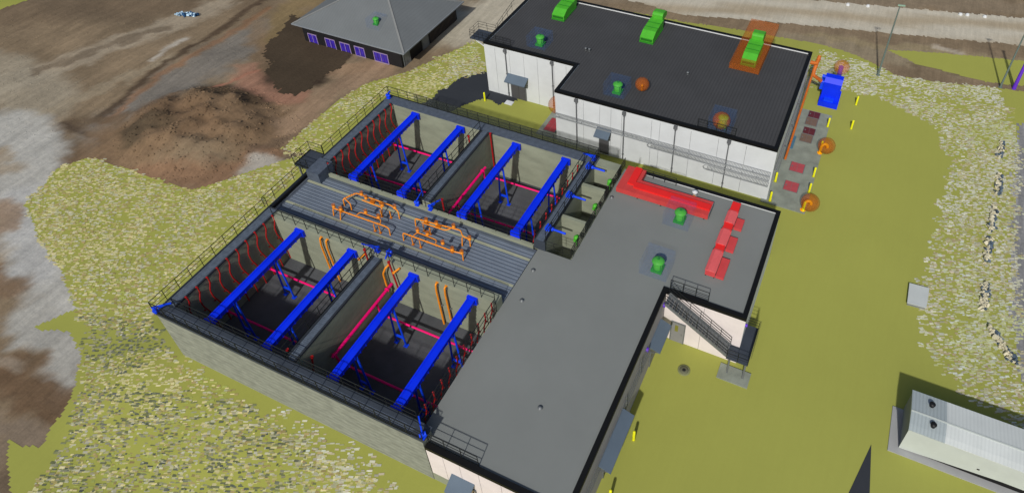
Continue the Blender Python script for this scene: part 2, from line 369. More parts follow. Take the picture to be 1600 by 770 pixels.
sheet('shadow_patch', -34, -10, 28, 50, .2, .02, vcol_mat('shadow_earth', var=.06, bump=.4), [HOUSE_SHADE], .45, lambda x, y: tuple(np.array([lin(v) for v in (70,60,48)])*(1+.12*fract(x,y,.2))), label='dark painted shadow patch on the soil beside the black walled house')  # the house's shadow on the ground, painted as a dark brown sheet
sheet('asphalt', -4, 9, 30, 43, .15, .03, MATS['black_asphalt'], [ASPHALT], .18, label='dark asphalt pad beside the long white building')
# concrete aprons (real slabs)
tag(MB().box(34.75,38.75,33.35,48.5,-1.3,-1.0).build('concrete_path', mat('apron_concrete', (128,134,124), .9, .22, .9, bump=.3, bscale=6)), 'weathered concrete apron slab along the right side wall', kind='structure')
tag(MB().box(11.4,13.75,33.4,38.2,-1.6,-1.36).build('concrete_path', MATS['apron_concrete']), 'concrete slab in the corner of the upper building', kind='structure')

# ------------------------------------------------------------------ chips lying on the field
PAL = dict(warm=[(206,198,152),(214,204,166),(190,178,130),(172,150,112),(200,196,176),(184,182,170),(150,130,96),(222,208,160),(160,170,96)],
           pale=[(206,206,200),(190,192,188),(218,216,204),(176,172,162),(196,184,168),(168,150,128),(205,212,208),(186,190,150)],
           tan=[(170,158,120),(186,172,140),(160,150,120),(150,146,90),(190,190,180)],
           dark=[(76,84,94),(58,68,80),(98,102,108),(128,128,124),(152,148,138),(82,88,84),(66,74,84),(170,162,146)])
def clods():
    vs, fs, cl = [], [], []; rng = random.Random(5)
    for P, n, base, s0, s1 in ((CLOD1, 1500, (104,82,62), .06, .17), (CLOD2, 1500, (112,98,80), .04, .13)):
        xs = [p[0] for p in P]; ys = [p[1] for p in P]; k = 0
        while k < n:
            x, y = rng.uniform(min(xs),max(xs)), rng.uniform(min(ys),max(ys))
            if not inpoly(x, y, P) or noise.noise(Vector((x*.5,y*.5,3))) < rng.uniform(-.6,.1): k += .3; continue
            k += 1; s = rng.uniform(s0, s1); z = hgt(x,y)+s*.1; o = len(vs)
            for a,b,c_ in ((1,0,0),(.3,.9,0),(-.8,.6,0),(-.8,-.6,0),(.3,-.9,0),(.1,.1,.6)): vs.append((x+a*s*rng.uniform(.7,1.2), y+b*s*rng.uniform(.7,1.2), z+c_*s*rng.uniform(.3,.7)))
            fs += [(o+i,o+(i+1)%5,o+5) for i in range(5)]
            t = soil(x, y); f_ = rng.uniform(.88,1.12); cl += [tuple(v*f_ for v in t)]*6
    me = bpy.data.meshes.new('soil_clods'); me.from_pydata(vs, [], fs)
    at = me.color_attributes.new('tint', 'FLOAT_COLOR', 'POINT'); at.data.foreach_set('color', [c for t in cl for c in (t[0],t[1],t[2],1.0)])
    me.materials.append(MATS['bare_soil']); ob = bpy.data.objects.new('soil_clods', me); C.objects.link(ob); ob['kind'] = 'stuff'; ob['label'] = 'brown clods of earth on the soil heap and tracks'
clods()
def chips():
    vs, fs, cl = [], [], []
    rng = random.Random(3)
    ca, sa = math.cos(yaw), math.sin(yaw)
    for P, n, pal in CHIPS:
        xs = [p[0] for p in P]; ys = [p[1] for p in P]; k = 0; tries = 0
        n = int(n*1.2)
        while k < n and tries < n*30:
            tries += 1
            x, y = rng.uniform(min(xs),max(xs)), rng.uniform(min(ys),max(ys))
            jx, jy = x+.8*noise.noise(Vector((x,y,0))), y+.8*noise.noise(Vector((x,y,9)))
            if not inpoly(jx, jy, P): continue
            cl_ = noise.noise(Vector((x*.42, y*.42, 3)))*.6+noise.noise(Vector((x*1.3, y*1.3, 13)))*.5
            if cl_ < rng.uniform(-.75, .25): continue
            k += 1
            L, W, H = rng.uniform(.12,.38), rng.uniform(.07,.16), rng.uniform(.006,.02)
            if pal == 'dark' and noise.noise(Vector((x*.35, y*.35, 77))) < -.02: k -= .45
            r_ = rng.gauss(0,.05); c_, s_ = math.cos(yaw+r_), math.sin(yaw+r_)
            z = hgt(x, y)+.016
            o = len(vs)
            for zz in (z-.01, z+H):
                for a, b in ((-L,-W),(L,-W),(L,W),(-L,W)):
                    vs.append((x+(a*c_-b*s_)/2, y+(a*s_+b*c_)/2, zz))
            fs += [tuple(o+i for i in f) for f in ((4,5,6,7),(0,1,5,4),(1,2,6,5),(2,3,7,6),(3,0,4,7))]
            patch = noise.noise(Vector((x*.16, y*.16, 44)))
            pl = PAL[pal]
            c = pl[int(min(len(pl)-1, max(0, rng.gauss(len(pl)/2+patch*7, 2.0))))]
            f_ = rng.uniform(.80,1.08)/KL; q_ = rng.uniform(.12,.5)
            cl += [tuple((lin(c[i])*(1-q_)+lin((160,164,84)[i])*q_)*f_ for i in range(3))]*8
    me = bpy.data.meshes.new('gravel'); me.from_pydata(vs, [], fs)
    at = me.color_attributes.new('tint', 'FLOAT_COLOR', 'POINT')
    at.data.foreach_set('color', [c for t in cl for c in (t[0],t[1],t[2],1.0)])
    me.materials.append(vcol_mat('loose_chips', var=.05, bump=.1))
    ob = bpy.data.objects.new('gravel', me); C.objects.link(ob); ob['kind'] = 'stuff'; ob['label'] = 'pale and dark stone chips strewn over the olive field'
chips()
# heaps of broken stone along the right-hand gravel road
def pile(x0, y0, x1, y1, n, label, palette, wid=.55, group='heaps of broken stone beside the gravel road'):
    rng = random.Random(int(x0*10+y0)); t = thing('stone_heap', ((x0+x1)/2, (y0+y1)/2, hgt(x0,y0)), label, 'stone heap', group)
    vs = {0: MB(), 1: MB()}
    for i in range(n):
        u = rng.random(); x = x0+(x1-x0)*u+rng.gauss(0, wid*.5); y = y0+(y1-y0)*u+rng.gauss(0,.12)
        side = 1 if rng.random() < .10+.70*(x > x0+(x1-x0)*u+.05) else 0
        s = rng.uniform(.07,.17); z = hgt(x,y)+rng.uniform(0,.35)*(1-abs(rng.gauss(0,.5)))
        q = Quaternion((rng.random()-.5, rng.random()-.5, rng.random()-.5, rng.random()-.5)).normalized()
        pts = [q@Vector((a*s*rng.uniform(.7,1.2), b*s*rng.uniform(.7,1.2), c*s*.8))+Vector((x,y,z)) for c in (-.6,.6) for a,b in ((-1,-1),(1,-1),(1,1),(-1,1))]
        vs[side]._add(pts, [(0,3,2,1),(4,5,6,7),(0,1,5,4),(1,2,6,5),(2,3,7,6),(3,0,4,7)])
    vs[0].build('pale_stones', palette[0], t); vs[1].build('dark_stones', palette[1], t)
PS = mat('cream_stone', (194,188,162), .9, .18, 3, bump=.3); DS = mat('navy_stone', (74,88,102), .8, .5, 3); BS = mat('sky_stone', (176,205,226), .8, .25, 3)
for i, (a, b, c, d, lb) in enumerate([
    (54.9,51.0,54.6,48.4,'heap of cream and navy stones, farthest along the gravel road'),
    (54.7,45.8,54.45,42.8,'heap of cream stones second from the far end of the roadside row'),
    (54.2,40.9,53.9,37.9,'heap of cream stones third from the far end of the roadside row'),
    (53.9,36.9,53.6,33.8,'fourth stone heap in the roadside row, cream with a navy edge'),
    (53.6,31.6,53.5,28.8,'fifth stone heap in the roadside row, level with the pale cabinet lid'),
    (53.9,27.2,55.6,24.6,'longest and nearest stone heap of the roadside row, mostly navy')]):
    pile(a, b, c, d, 58 if i < 5 else 110, lb, (PS, DS), .26)
pile(-41.8,36.3,-39.4,37.3,110,'small heap of pale blue and navy stones on bare brown soil', (BS, mat('blue_stone', (30,70,108), .8, .3, 3)), .5, None)
# ------------------------------------------------------------------ palette
CONC = mat('basin_concrete', (133,138,120), .9, .17, .8, bump=.4, bscale=5, stretch=(.6,.6,1.6), k=1.0)
CONC_F = striped(mat('front_concrete', (143,147,135), .9, .26, 1.2, bump=0, stretch=(.9,.9,1.7), k=1.2), 'Z', .45, .012, .10)
FLOOR = mat('basin_floor', (76,78,82), .8, .28, .35, bump=.1, k=1.0)
SLATE = striped(mat('slate_grating', (80,89,102), .6, .26, 3.0, metal=.1, k=.95), 'X', .13, .008, .16)
SLATE_Y = striped(mat('slate_grating_along', (84,94,107), .6, .28, 3.0, metal=.1, k=.95), 'Y', .13, .008, .16)
KICK = mat('dark_kick_plate', (44,49,56), .6, .12, 1.5, metal=.1)
SLATE_P = mat('slate_plate', (58,65,75), .6, .14, .7, metal=.1)
RAIL = mat('dark_rail_steel', (34,37,36), .5, .1, 2, metal=.3)
BLUE = mat('blue_paint', (0,40,212), .5, .12, .9, bump=.05, k=.86)
BLUE2 = mat('blue_leg_paint', (8,60,210), .5, .10, .9, k=.85)
RED = mat('dark_red_pipe', (158,24,26), .5, .12, 1.5)
MAG = mat('magenta_pipe', (232,6,112), .45, .06, 1.5)
ORA = mat('orange_pipe_paint', (226,138,32), .45, .10, 2)
GREEN_P = mat('green_paint', (78,176,46), .55, .12, 1.2, k=1.15)
YEL = mat('bollard_yellow', (222,222,28), .5, .08, 3)
BLACK = mat('black_coping', (12,12,12), .55, .2, 2)
WHITE = mat('white_cladding', (208,212,214), .85, .07, .5, bump=.15, bscale=25, k=1.08)
PINKW = mat('warm_white_cladding', (222,213,211), .85, .07, .6, bump=.15, bscale=25, k=1.08)
JOINT = mat('joint_shadow_gap', (70,70,72), .9, .1, 1)
ROOFG = mat('grey_roof_membrane', (116,120,118), .9, .07, .16, bump=.08, bscale=30, k=.98)
ROOFD = striped(mat('charcoal_roof_tiles', (60,61,63), .9, .12, .25, k=.9), 'X', .30, .010, .22)
AWN = mat('awning_slate_blue', (92,107,122), .7, .07, .8, k=1.15)
DOORM = mat('dark_door', (74,74,76), .6, .1, 1)
GREYD = mat('grey_door', (128,128,128), .6, .06, 1)
STEEL = mat('grey_steel', (112,116,118), .5, .1, 2, metal=.3)
PIPEG = mat('downpipe_grey', (96,98,100), .5, .08, 2)
PURP = mat('purple_paint', (96,48,190), .5, .08, 2)

# ------------------------------------------------------------------ railings
def railing(pts, label, H=1.05, step=1.1, group='guard railings', toe=True, r=.027, cat='railing', mid=2, skip=()):
    """pts: list of (x,y,z) along the foot line"""
    t = thing('guard_railing', pts[0], label, cat, group)
    segs = list(zip(pts[:-1], pts[1:]))
    post_at = []
    for a, b in segs:
        a = Vector(a); b = Vector(b); n = max(1, round((b-a).length/step))
        for i in range(n+1):
            p = a.lerp(b, i/n)
            if not post_at or (p-post_at[-1]).length > .05: post_at.append(p)
    for p in post_at:
        MB().tube([p, p+Vector((0,0,H))], r, 6).build('post', RAIL, t)
    for k in range(mid+1):
        z = H*(1-k/(mid+1)) if mid else H
        nm = 'top_rail' if k == 0 else 'mid_rail'
        MB().tube([Vector(p)+Vector((0,0,z)) for p in pts], r*(1.05 if k == 0 else .75), 6).build(nm, RAIL, t)
    if toe:
        m = MB()
        for a, b in segs: m.bar(Vector(a)+Vector((0,0,.09)), Vector(b)+Vector((0,0,.09)), .012, .12)
        m.build('toe_board', RAIL, t)
    return t

# ------------------------------------------------------------------ the basin block
T = 5.25
blk = thing('basin_block', (0,0,-1.1), 'concrete basin block with four open tanks and slate walkways round the rims', 'basin block')
def part(name, mb, m, root=None, label=None):
    o = mb.build(name, m, root or blk)
    if label: o['label'] = label
    return o
zt = T-.08
part('outer_wall', MB().box(0,21.72,0,.85,-1.6,zt), CONC_F, label='long board-marked concrete front wall')
part('outer_wall', MB().box(0,.95,.853,10.8,-1.9,zt), CONC, label='left concrete wall of the front tanks')
part('outer_wall', MB().box(-.58,.95,10.803,16.077,-1.9,4.0), CONC)
part('outer_wall', MB().box(0,.95,16.3,26.5,-1.9,zt), CONC, label='left concrete wall of the rear tanks')
part('outer_wall', MB().box(.953,23.7,25.6,26.5,-1.9,zt), CONC, label='rear concrete wall')
part('divider_wall', MB().box(10.65,11.45,.853,10.05,-.2,zt), CONC)
part('divider_wall', MB().box(10.65,11.45,16.303,25.597,-.2,zt), CONC)
part('cross_wall', MB().box(.953,21.0,10.053,10.8,-.2,T), CONC, label='concrete wall behind the front tanks')
part('cross_wall', MB().box(1.3,20.677,16.08,16.3,-.2,4.62), CONC, label='concrete wall in front of the rear tanks')
part('side_wall', MB().box(21.003,21.4,.853,15.897,-.2,4.0), CONC)
part('side_wall', MB().box(20.7,21.6,16.303,25.597,-.2,zt), CONC)
for y in (19.15, 22.95): part('chamber_wall', MB().box(21.603,23.6,y,y+.28,-.2,T-.02), CONC)
part('chamber_wall', MB().box(23.603,23.72,16.4,25.597,-1.2,4.1), CONC)
part('basin_floor', MB().box(.953,10.647,.853,10.05,-.2,.3), FLOOR)
part('basin_floor', MB().box(11.453,21.0,.853,10.05,-.2,.3), FLOOR)
part('basin_floor', MB().box(.953,10.647,16.303,25.597,-.2,.3), FLOOR)
part('basin_floor', MB().box(11.453,20.697,16.303,25.597,-.2,.3), FLOOR)
for a, b in ((16.303,19.147),(19.433,22.947),(23.233,25.597)): part('chamber_floor', MB().box(21.603,23.6,a,b,-.2,1.6), CONC)
# walkways (gratings on top of the walls)
w0, w1 = T-.08+.003, T
part('walkway', MB().box(-.02,21.9,.03,.46,w0,w1), SLATE)
part('walkway', MB().box(-.02,21.9,.463,.88,w0,w1), SLATE_P)
part('walkway', MB().box(.1,.86,.883,10.8,w0,w1), SLATE_Y)
part('walkway', MB().box(.1,.86,17.0,25.57,w0,w1), SLATE_Y)
part('walkway', MB().box(-.02,21.7,25.573,26.55,w0,w1), SLATE)
part('walkway', MB().box(10.78,11.32,.883,10.05,w0,w1), SLATE_Y)
part('walkway', MB().box(10.78,11.32,16.303,25.57,w0,w1), SLATE_Y)
part('walkway', MB().box(20.82,21.48,16.303,25.57,w0,w1), SLATE_Y)
for xa, xb, ya, yb in ((-.02,.097,.883,10.8),(.863,.98,.883,10.8),(-.02,.097,17.05,25.57),(.863,.98,17.05,25.57),(10.63,10.777,.883,10.05),(11.323,11.47,.883,10.05),(10.63,10.777,16.303,25.57),(11.323,11.47,16.303,25.57),(20.68,20.817,16.303,25.57),(21.483,21.62,16.303,25.57)):
    part('kick_plate', MB().box(xa,xb,ya,yb,w0,w1+.05), KICK)
for bb in ((-.03,.7,.03,.84,T+.003,T+.035),(10.5,11.6,.2,.84,T+.003,T+.03),(21.0,21.93,-.055,.86,T+.003,T+.05)): part('step_plate', MB().box(*bb), SLATE_P)
part('walkway_edge', MB().box(-.04,21.95,-.075,-.053,T-.2,T+.02).box(-.04,-.023,-.05,26.55,T-.2,T+.02).box(-.04,21.7,26.553,26.575,T-.2,T+.02), SLATE_P)
# the pipe gallery between the tank pairs
part('end_plate', MB().box(20.68,21.62,16.255,16.30,4.25,T), SLATE_P)
GZ = 4.30
gal = part('gallery_deck', MB().box(-.36,20.98,10.803,16.077,4.003,GZ-.02), mat('gallery_base', (84,92,103), .6, .12, 1, metal=.1))
m = MB()
y = 10.85
while y < 15.8:
    m.extr([(y,GZ-.017),(y+.035,GZ+.012),(y+.225,GZ+.012),(y+.26,GZ-.017)], 'X', .05, 20.97); y += .315
m.build('corrugated_sheet', mat('ribbed_slate_sheet', (104,114,127), .6, .12, .5, metal=.1), gal)
m = MB()
for yy in (12.30, 14.90): m.box(-.05,20.96,yy,yy+.20,GZ-.015,GZ+.03)
m.build('pale_runner', mat('pale_runner_strip', (150,153,130), .85, .12, 1), gal)
part('gallery_coping', MB().box(-.62,-.363,10.803,15.39,4.003,GZ+.26), BLACK)
# landing where the walkway steps down to the gallery
part('landing', MB().box(-1.55,-.05,15.4,17.4,T-.14,T), SLATE_P)
part('landing', MB().box(-.047,1.25,15.1,16.9,GZ+.02,T+.10), SLATE)
m = MB().bar((-1.3,17.2,-1.3),(-1.3,17.2,T-.14),.12).bar((-1.3,15.6,-1.3),(-1.3,15.6,T-.14),.12)
part('landing_support', m, STEEL)

# rails on the basin
railing([(-.04,.0,T),(-.04,10.75,T),(-.60,10.85,T-.4),(-.60,15.3,T-.4)], 'long dark railing on the left side of the front tanks and the gallery', group='railings round the basin rims', toe=False, r=.024)
railing([(-.04,15.4,T),(-1.5,15.4,T),(-1.5,17.35,T),(-.04,17.35,T)], 'short dark railing wrapped round the small side landing', group='railings round the basin rims')
railing([(-.04,17.4,T),(-.04,26.5,T)], 'dark railing on the left rim of the rear tanks', group='railings round the basin rims', toe=False, r=.024)
t = railing([(.05,26.52,T),(21.7,26.52,T)], 'long dark railing with mesh infill on the rear rim facing the white building', group='railings round the basin rims')
MESH = mat('mesh_infill', (60,66,58), .8, .1, 5, alpha=.30)
MB().box(2.9,21.6,26.515,26.525,T+.12,T+1.02).build('mesh_panel', MESH, t)
railing([(.0,-.02,T),(21.8,-.02,T)], 'dark railing on the outer edge of the front rim above the concrete wall', group='railings round the basin rims')
railing([(1.05,.86,T),(20.9,.86,T)], 'dark railing on the inner edge of the front rim over the front tanks', group='railings round the basin rims', mid=1)
railing([(1.1,10.1,T),(20.9,10.1,T)], 'thin dark railing on the concrete wall behind the front tanks', group='railings round the basin rims', mid=1, toe=False)
railing([(1.35,16.22,4.62),(20.6,16.22,4.62)], 'thin dark railing on the pale wall in front of the rear tanks', group='railings round the basin rims', H=1.35, r=.022, toe=False)
railing([(10.62,.95,T),(10.62,10.0,T)], 'dark railing along the divider between the two front tanks', group='railings round the basin rims', mid=1)
railing([(10.62,16.4,T),(10.62,25.5,T)], 'dark railing along the divider between the two rear tanks', group='railings round the basin rims', mid=1)
railing([(20.72,16.4,T),(20.72,25.5,T)], 'dark railing along the right rim of the rear right tank', group='railings round the basin rims', mid=1)
t = railing([(21.6,16.45,T),(21.6,26.4,T)], 'dark railing between the right rear rim walkway and the three chambers', group='railings round the basin rims')
railing([(20.98,.95,4.35),(20.98,10.0,4.35)], 'dark railing where the grey flat roof meets the front right tank', group='railings round the basin rims', H=1.5)
railing([(21.62,16.33,4.35),(23.72,16.33,4.35)], 'short double dark railing at the near end of the three chambers', group='railings round the basin rims', step=.7, toe=False, r=.022)
t = railing([(23.75,16.4,4.35),(23.75,27.2,4.35)], 'dark railing with grey mesh between the three chambers and the grey roof', group='railings round the basin rims', toe=False, r=.024)
MB().box(23.745,23.755,16.5,27.1,4.45,5.35).build('mesh_panel', MESH, t)

# ------------------------------------------------------------------ blue scraper troughs
def trough(x, y0, y1, label, lowered=0):
    t = thing('trough_beam', (x,y0,T), label, 'trough beam', 'blue trough beams across the tanks')
    x -= .19; zb, zt_ = 4.60, 4.98
    m = MB().box(x-.25,x+.25,y0,y1,zb,zt_).box(x-.30,x-.19,y0,y1,zt_+.003,zt_+.05).box(x+.19,x+.30,y0,y1,zt_+.003,zt_+.05)
    n = int((y1-y0)/.55)
    for i in range(n): 
        yy = y0+.3+i*(y1-y0-.6)/(n-1); m.box(x-.29,x+.29,yy-.03,yy+.03,zb-.04,zt_-.08)
    m.build('beam', BLUE, t)
    for ye, s in ((y0,1),(y1,-1)):
        MB().box(x-.40,x+.40,min(ye,ye+s*.22)-.003,max(ye,ye+s*.22)+.003,zb-.15,zt_+.06).build('end_bracket', BLUE, t)
    for yl in (y0+(y1-y0)*.24, y0+(y1-y0)*.68):
        for s in (-1,1):
            l = MB().tube([(x+s*.22,yl,zb),(x+s*.42,yl,.3)], .075, 10).build('leg', BLUE2, t)
            MB().box(x+s*.42-.16,x+s*.42+.16,yl-.16,yl+.16,.303,.34).build('foot_plate', BLUE2, l)
        MB().bar((x-.38,yl,1.25),(x+.38,yl,1.25),.12,.16).build('cross_bar', BLUE2, t)
nm = ['left', 'second from the left', 'third from the left', 'right']
for k, x in enumerate((3.9,8.9,14.4,19.3)):
    trough(x, .90, 10.04, 'blue trough beam on legs, %s of the four over the front tanks' % ('leftmost','second from left','third from left','rightmost')[k])
for k, x in enumerate((3.85,8.7,14.4,19.2)):
    trough(x, 16.33, 25.55, 'blue trough beam on legs, %s of the four over the rear tanks' % ('leftmost','second from left','third from left','rightmost')[k])

# ------------------------------------------------------------------ red drop pipes
def wavy(x, y, k, label, group, sx=1, top=5.38, amp=1.0):
    t = thing('drop_pipe', (x,y,top), label, 'drop pipe', group)
    a = -.28*amp
    MB().tube([(x,y,top),(x,y+.04,4.85),(x+.04*sx,y+a,4.25),(x+.04*sx,y+a,3.5),(x+.06*sx,y+.02,2.3),(x+.06*sx,y+.02,.35)], .052, 8, bend=.25).build('pipe', RED, t)
    MB().tube([(x-.08*sx,y,top-.02),(x+.01*sx,y,top-.02)], .075, 10).build('flange', RED, t)
    m = MB()
    for z in (4.7,3.0,1.2):
        yy = y+(a if z == 3.0 else .03); m.box(min(x-.12*sx,x),max(x-.12*sx,x),yy-.05,yy+.05,z-.03,z+.03)
    m.build('wall_clip', RED, t)
for i in range(10):
    wavy(1.1, 1.72+.925*i, i, 'wavy dark red drop pipe, %s from the front corner, left wall of front left tank' % ORD[i], 'red drop pipes on the left wall of the front tank')
for i in range(11):
    wavy(1.1, 16.55+.875*i, i, 'wavy dark red drop pipe, %s from the landing, left wall of rear left tank' % ORD[i], 'red drop pipes on the left wall of the rear tank', amp=1.4)
for i in range(10):
    wavy(20.83, 1.74+.885*i, i, 'red drop pipe, %s from the front, beside the grey roof in front right tank' % ORD[i], 'red drop pipes by the grey roof edge', -1, top=5.6)
for i in range(9):
    wavy(20.42, 16.9+.98*i, i, 'red drop pipe, %s from the gallery, right wall of rear right tank' % ORD[i], 'red drop pipes on the right wall of the rear tank', -1)
def straight(p, q, label):
    t = thing('drop_pipe', p, label, 'drop pipe')
    MB().tube([p, q], .07, 10).build('pipe', RED, t)
    MB().tube([Vector(p)+Vector((0,0,-.05)), Vector(p)+Vector((0,0,.05))], .11, 12).build('flange', RED, t)
straight((10.3,9.75,6.1),(10.35,9.75,4.3), 'short straight red pipe under the left blue hoist on the gallery wall')
straight((12.35,9.75,5.7),(12.55,9.75,2.9), 'long straight red pipe beside the divider end in the front right tank')
straight((11.7,25.35,5.4),(11.7,25.35,.6), 'tall straight red pipe at the rear end of the rear divider')
straight((10.2,24.2,5.5),(10.2,24.2,3.6), 'short red pipe near the rear end of the left rear tank')
straight((10.1,1.55,4.9),(10.3,1.5,3.9), 'short red pipe left of the front divider end')
straight((11.75,1.9,4.6),(11.75,1.25,2.0), 'red pipe leaning down right of the front divider end')
straight((12.3,16.75,5.5),(12.3,16.75,4.3), 'short red pipe right of the rear divider near the gallery')

# ------------------------------------------------------------------ magenta pipes
def mpipe(pts, r, label, flanges=()):
    t = thing('magenta_pipe', pts[0], label, 'pipe', 'magenta pipes in the tanks')
    MB().tube(pts, r, 12, bend=.15).build('pipe', MAG, t)
    for p, d in flanges:
        MB().tube([Vector(p)-Vector(d)*.04, Vector(p)+Vector(d)*.04], r*1.6, 14).build('flange', MAG, t)
    return t
mpipe([(1.0,8.15,1.05),(10.55,8.15,1.05)], .085, 'thin magenta pipe crossing the front left tank near its rear wall', [((1.05,8.15,1.05),(1,0,0))])
mpipe([(1.0,3.75,1.05),(10.55,3.75,1.05)], .085, 'thin magenta pipe crossing the front left tank near its front wall', [((1.05,3.75,1.05),(1,0,0))])
mpipe([(11.75,10.0,2.6),(11.75,3.2,2.6)], .12, 'thick magenta header pipe along the divider in the front right tank', [((11.75,9.4,2.6),(0,1,0)),((11.75,3.4,2.6),(0,1,0))])
mpipe([(11.75,8.1,2.45),(11.75,8.2,1.3),(12.1,8.25,1.05),(20.9,8.3,1.05)], .085, 'magenta branch pipe crossing the front right tank near its rear wall')
mpipe([(11.75,3.5,2.45),(11.75,3.6,1.3),(12.1,3.75,1.05),(20.9,3.75,1.05)], .085, 'magenta branch pipe crossing the front right tank near its front wall')
mpipe([(11.75,23.9,2.6),(11.75,16.9,2.6)], .12, 'thick magenta header pipe along the divider in the rear right tank', [((11.75,23.4,2.6),(0,1,0)),((11.75,17.4,2.6),(0,1,0))])
mpipe([(11.75,23.5,2.45),(11.75,23.6,1.5),(12.1,24.4,1.05),(20.6,24.5,1.05)], .085, 'magenta branch pipe crossing the rear right tank near the rear wall')
mpipe([(11.75,19.2,2.45),(11.75,19.4,1.4),(12.2,19.7,1.05),(20.6,19.9,1.05)], .085, 'magenta branch pipe crossing the middle of the rear right tank')
mpipe([(1.0,24.5,1.05),(10.5,24.65,1.05)], .085, 'thin magenta pipe crossing the rear left tank near the rear wall')
mpipe([(1.0,20.1,1.05),(10.5,20.4,1.05)], .085, 'thin magenta pipe crossing the middle of the rear left tank')

# ------------------------------------------------------------------ orange pipes
def opipe(pts, label, r=.075, cat='pipe', group=None, clips=()):
    t = thing('orange_pipe', pts[0], label, cat, group)
    MB().tube(pts, r, 10, bend=.22).build('pipe', ORA, t)
    for c in clips: MB().box(c[0]-.1,c[0]+.1,c[1],c[1]+.15,c[2]-.03,c[2]+.03).build('wall_clip', STEEL, t)
    MB().lathe(pts[0], [(r*1.5,-.03),(r*1.5,.03)], 12).build('flange', ORA, t)
    return t
for k, x in enumerate((5.85, 6.42)):
    opipe([(x,10.02,5.15),(x,9.85,5.15),(x-.12,9.82,4.3),(x-.02,9.82,.32)], '%s orange pipe of the pair on the rear wall of the front left tank'%('left','right')[k], clips=[(x,9.88,4.9),(x,9.88,2.5)])
for k, x in enumerate((16.2, 16.95)):
    opipe([(x,10.02,5.1),(x,9.82,5.1),(x-.08,9.82,4.3),(x-.05,9.82,.32)], '%s orange pipe of the pair on the rear wall of the front right tank'%('left','right')[k], clips=[(x,9.88,4.9),(x,9.88,2.5)])
opipe([(12.05,9.98,5.0),(11.95,9.7,4.95),(11.62,9.6,4.2),(11.62,9.6,2.75)], 'short bent orange pipe dropping to the magenta header by the front divider')
opipe([(12.6,9.7,4.7),(13.05,9.95,5.15)], 'tiny orange pipe stub on the rear wall of the front right tank')
opipe([(9.5,9.7,4.7),(10.0,9.95,5.3)], 'tiny orange pipe stub near the left blue hoist')
ORT = mat('valve_dark', (176,96,14), .5, .1, 2)
def valve(t, c, s=1.0, wheel=True):
    v = MB().lathe((c[0],c[1],c[2]-.13*s), [(.13*s,0),(.16*s,.05*s),(.17*s,.13*s),(.15*s,.22*s),(.08*s,.27*s),(.06*s,.36*s)], 12).build('valve_body', ORA, t)
    if wheel:
        m = MB(); R0 = .15*s; z = c[2]+.27*s
        m.tube([(c[0]+R0*math.cos(a), c[1]+R0*math.sin(a), z) for a in [i*math.pi/6 for i in range(13)]], .028*s, 6)
        for a in (0, math.pi/2): m.tube([(c[0]-R0*math.cos(a), c[1]-R0*math.sin(a), z),(c[0]+R0*math.cos(a), c[1]+R0*math.sin(a), z)], .02*s, 6)
        m.build('hand_wheel', ORT, v)
def manifold(loc, label, runs, valves, legs, boxes=()):
    up_ = lambda p: (p[0]-.18, p[1]+.14, p[2]-.22) if p[2] > 4.6 else (p[0]-.18, p[1]+.14, GZ+.01)
    runs = [([up_(p) for p in pts], r*.62) for pts, r in runs]; valves = [up_(v) for v in valves]
    legs = [(a-.18,b+.14) for a,b in legs]; boxes = [up_(b[:3])+(b[3]*.75,b[4]*.75,b[5]*.75) for b in boxes]
    t = thing('pipe_manifold', (loc[0],loc[1],GZ), label, 'pipe manifold', 'orange pipe manifolds on the gallery deck')
    for pts, r in runs: MB().tube(pts, r, 10, bend=.18).build('pipe', ORA, t)
    for x, y in legs: 
        l = MB().tube([(x,y,5.06),(x,y,GZ)], .045, 8).build('leg', ORA, t)
        MB().box(x-.10,x+.10,y-.10,y+.10,GZ+.014,GZ+.045).build('foot_plate', ORT, l)
    for v in valves: valve(t, v, .85)
    for x, y, z, sx, sy, sz in boxes: MB().box(x-sx,x+sx,y-sy,y+sy,z-sz,z+sz).build('pump_body', ORT, t)
    m = MB()
    for pts, r in runs[:1]:
        a, b = Vector(pts[1]), Vector(pts[2])
        for q in (.15,.32,.5,.68,.85): 
            p = a.lerp(b,q); d = (b-a).normalized(); m.tube([p-d*.03,p+d*.03], r*1.7, 12)
    m.build('flanges', ORA, t)
manifold((7.2,14.3), 'orange pipe manifold with wide loop, rear left of the four on the gallery',
    [([(4.85,13.75,4.43),(4.85,13.8,5.25),(5.45,14.75,5.3),(8.9,14.75,5.3),(9.75,14.45,5.3),(9.75,14.4,4.43)], .085),
     ([(5.7,13.6,4.43),(5.7,13.65,5.2),(5.0,13.9,5.25)], .08), ([(6.3,14.35,5.25),(8.3,14.3,5.25),(8.35,14.0,4.43)], .08)],
    [(6.0,14.75,5.4),(6.6,14.55,5.4),(8.3,14.4,5.4),(9.3,14.65,5.35)], [(8.35,14.0),(9.1,14.2)], [(7.3,14.45,5.35,.28,.14,.12),(8.0,14.6,5.3,.2,.12,.1)])
manifold((7.2,12.9), 'orange pipe manifold with two upright valves, front left of the four on the gallery',
    [([(4.75,12.55,4.43),(4.75,12.7,5.25),(9.85,12.75,5.3),(10.15,12.7,5.25),(10.15,12.65,4.43)], .085),
     ([(7.0,12.8,5.3),(7.1,13.15,5.35),(9.1,13.15,5.35),(9.25,12.8,5.3)], .06), ([(5.55,12.4,4.43),(5.55,12.6,5.2)], .08)],
    [(4.85,12.75,5.4),(5.6,12.7,5.45),(7.7,13.15,5.6),(8.9,13.15,5.55)], [(9.3,12.55),(8.8,12.55)], [(5.55,12.75,5.25,.2,.18,.16)])
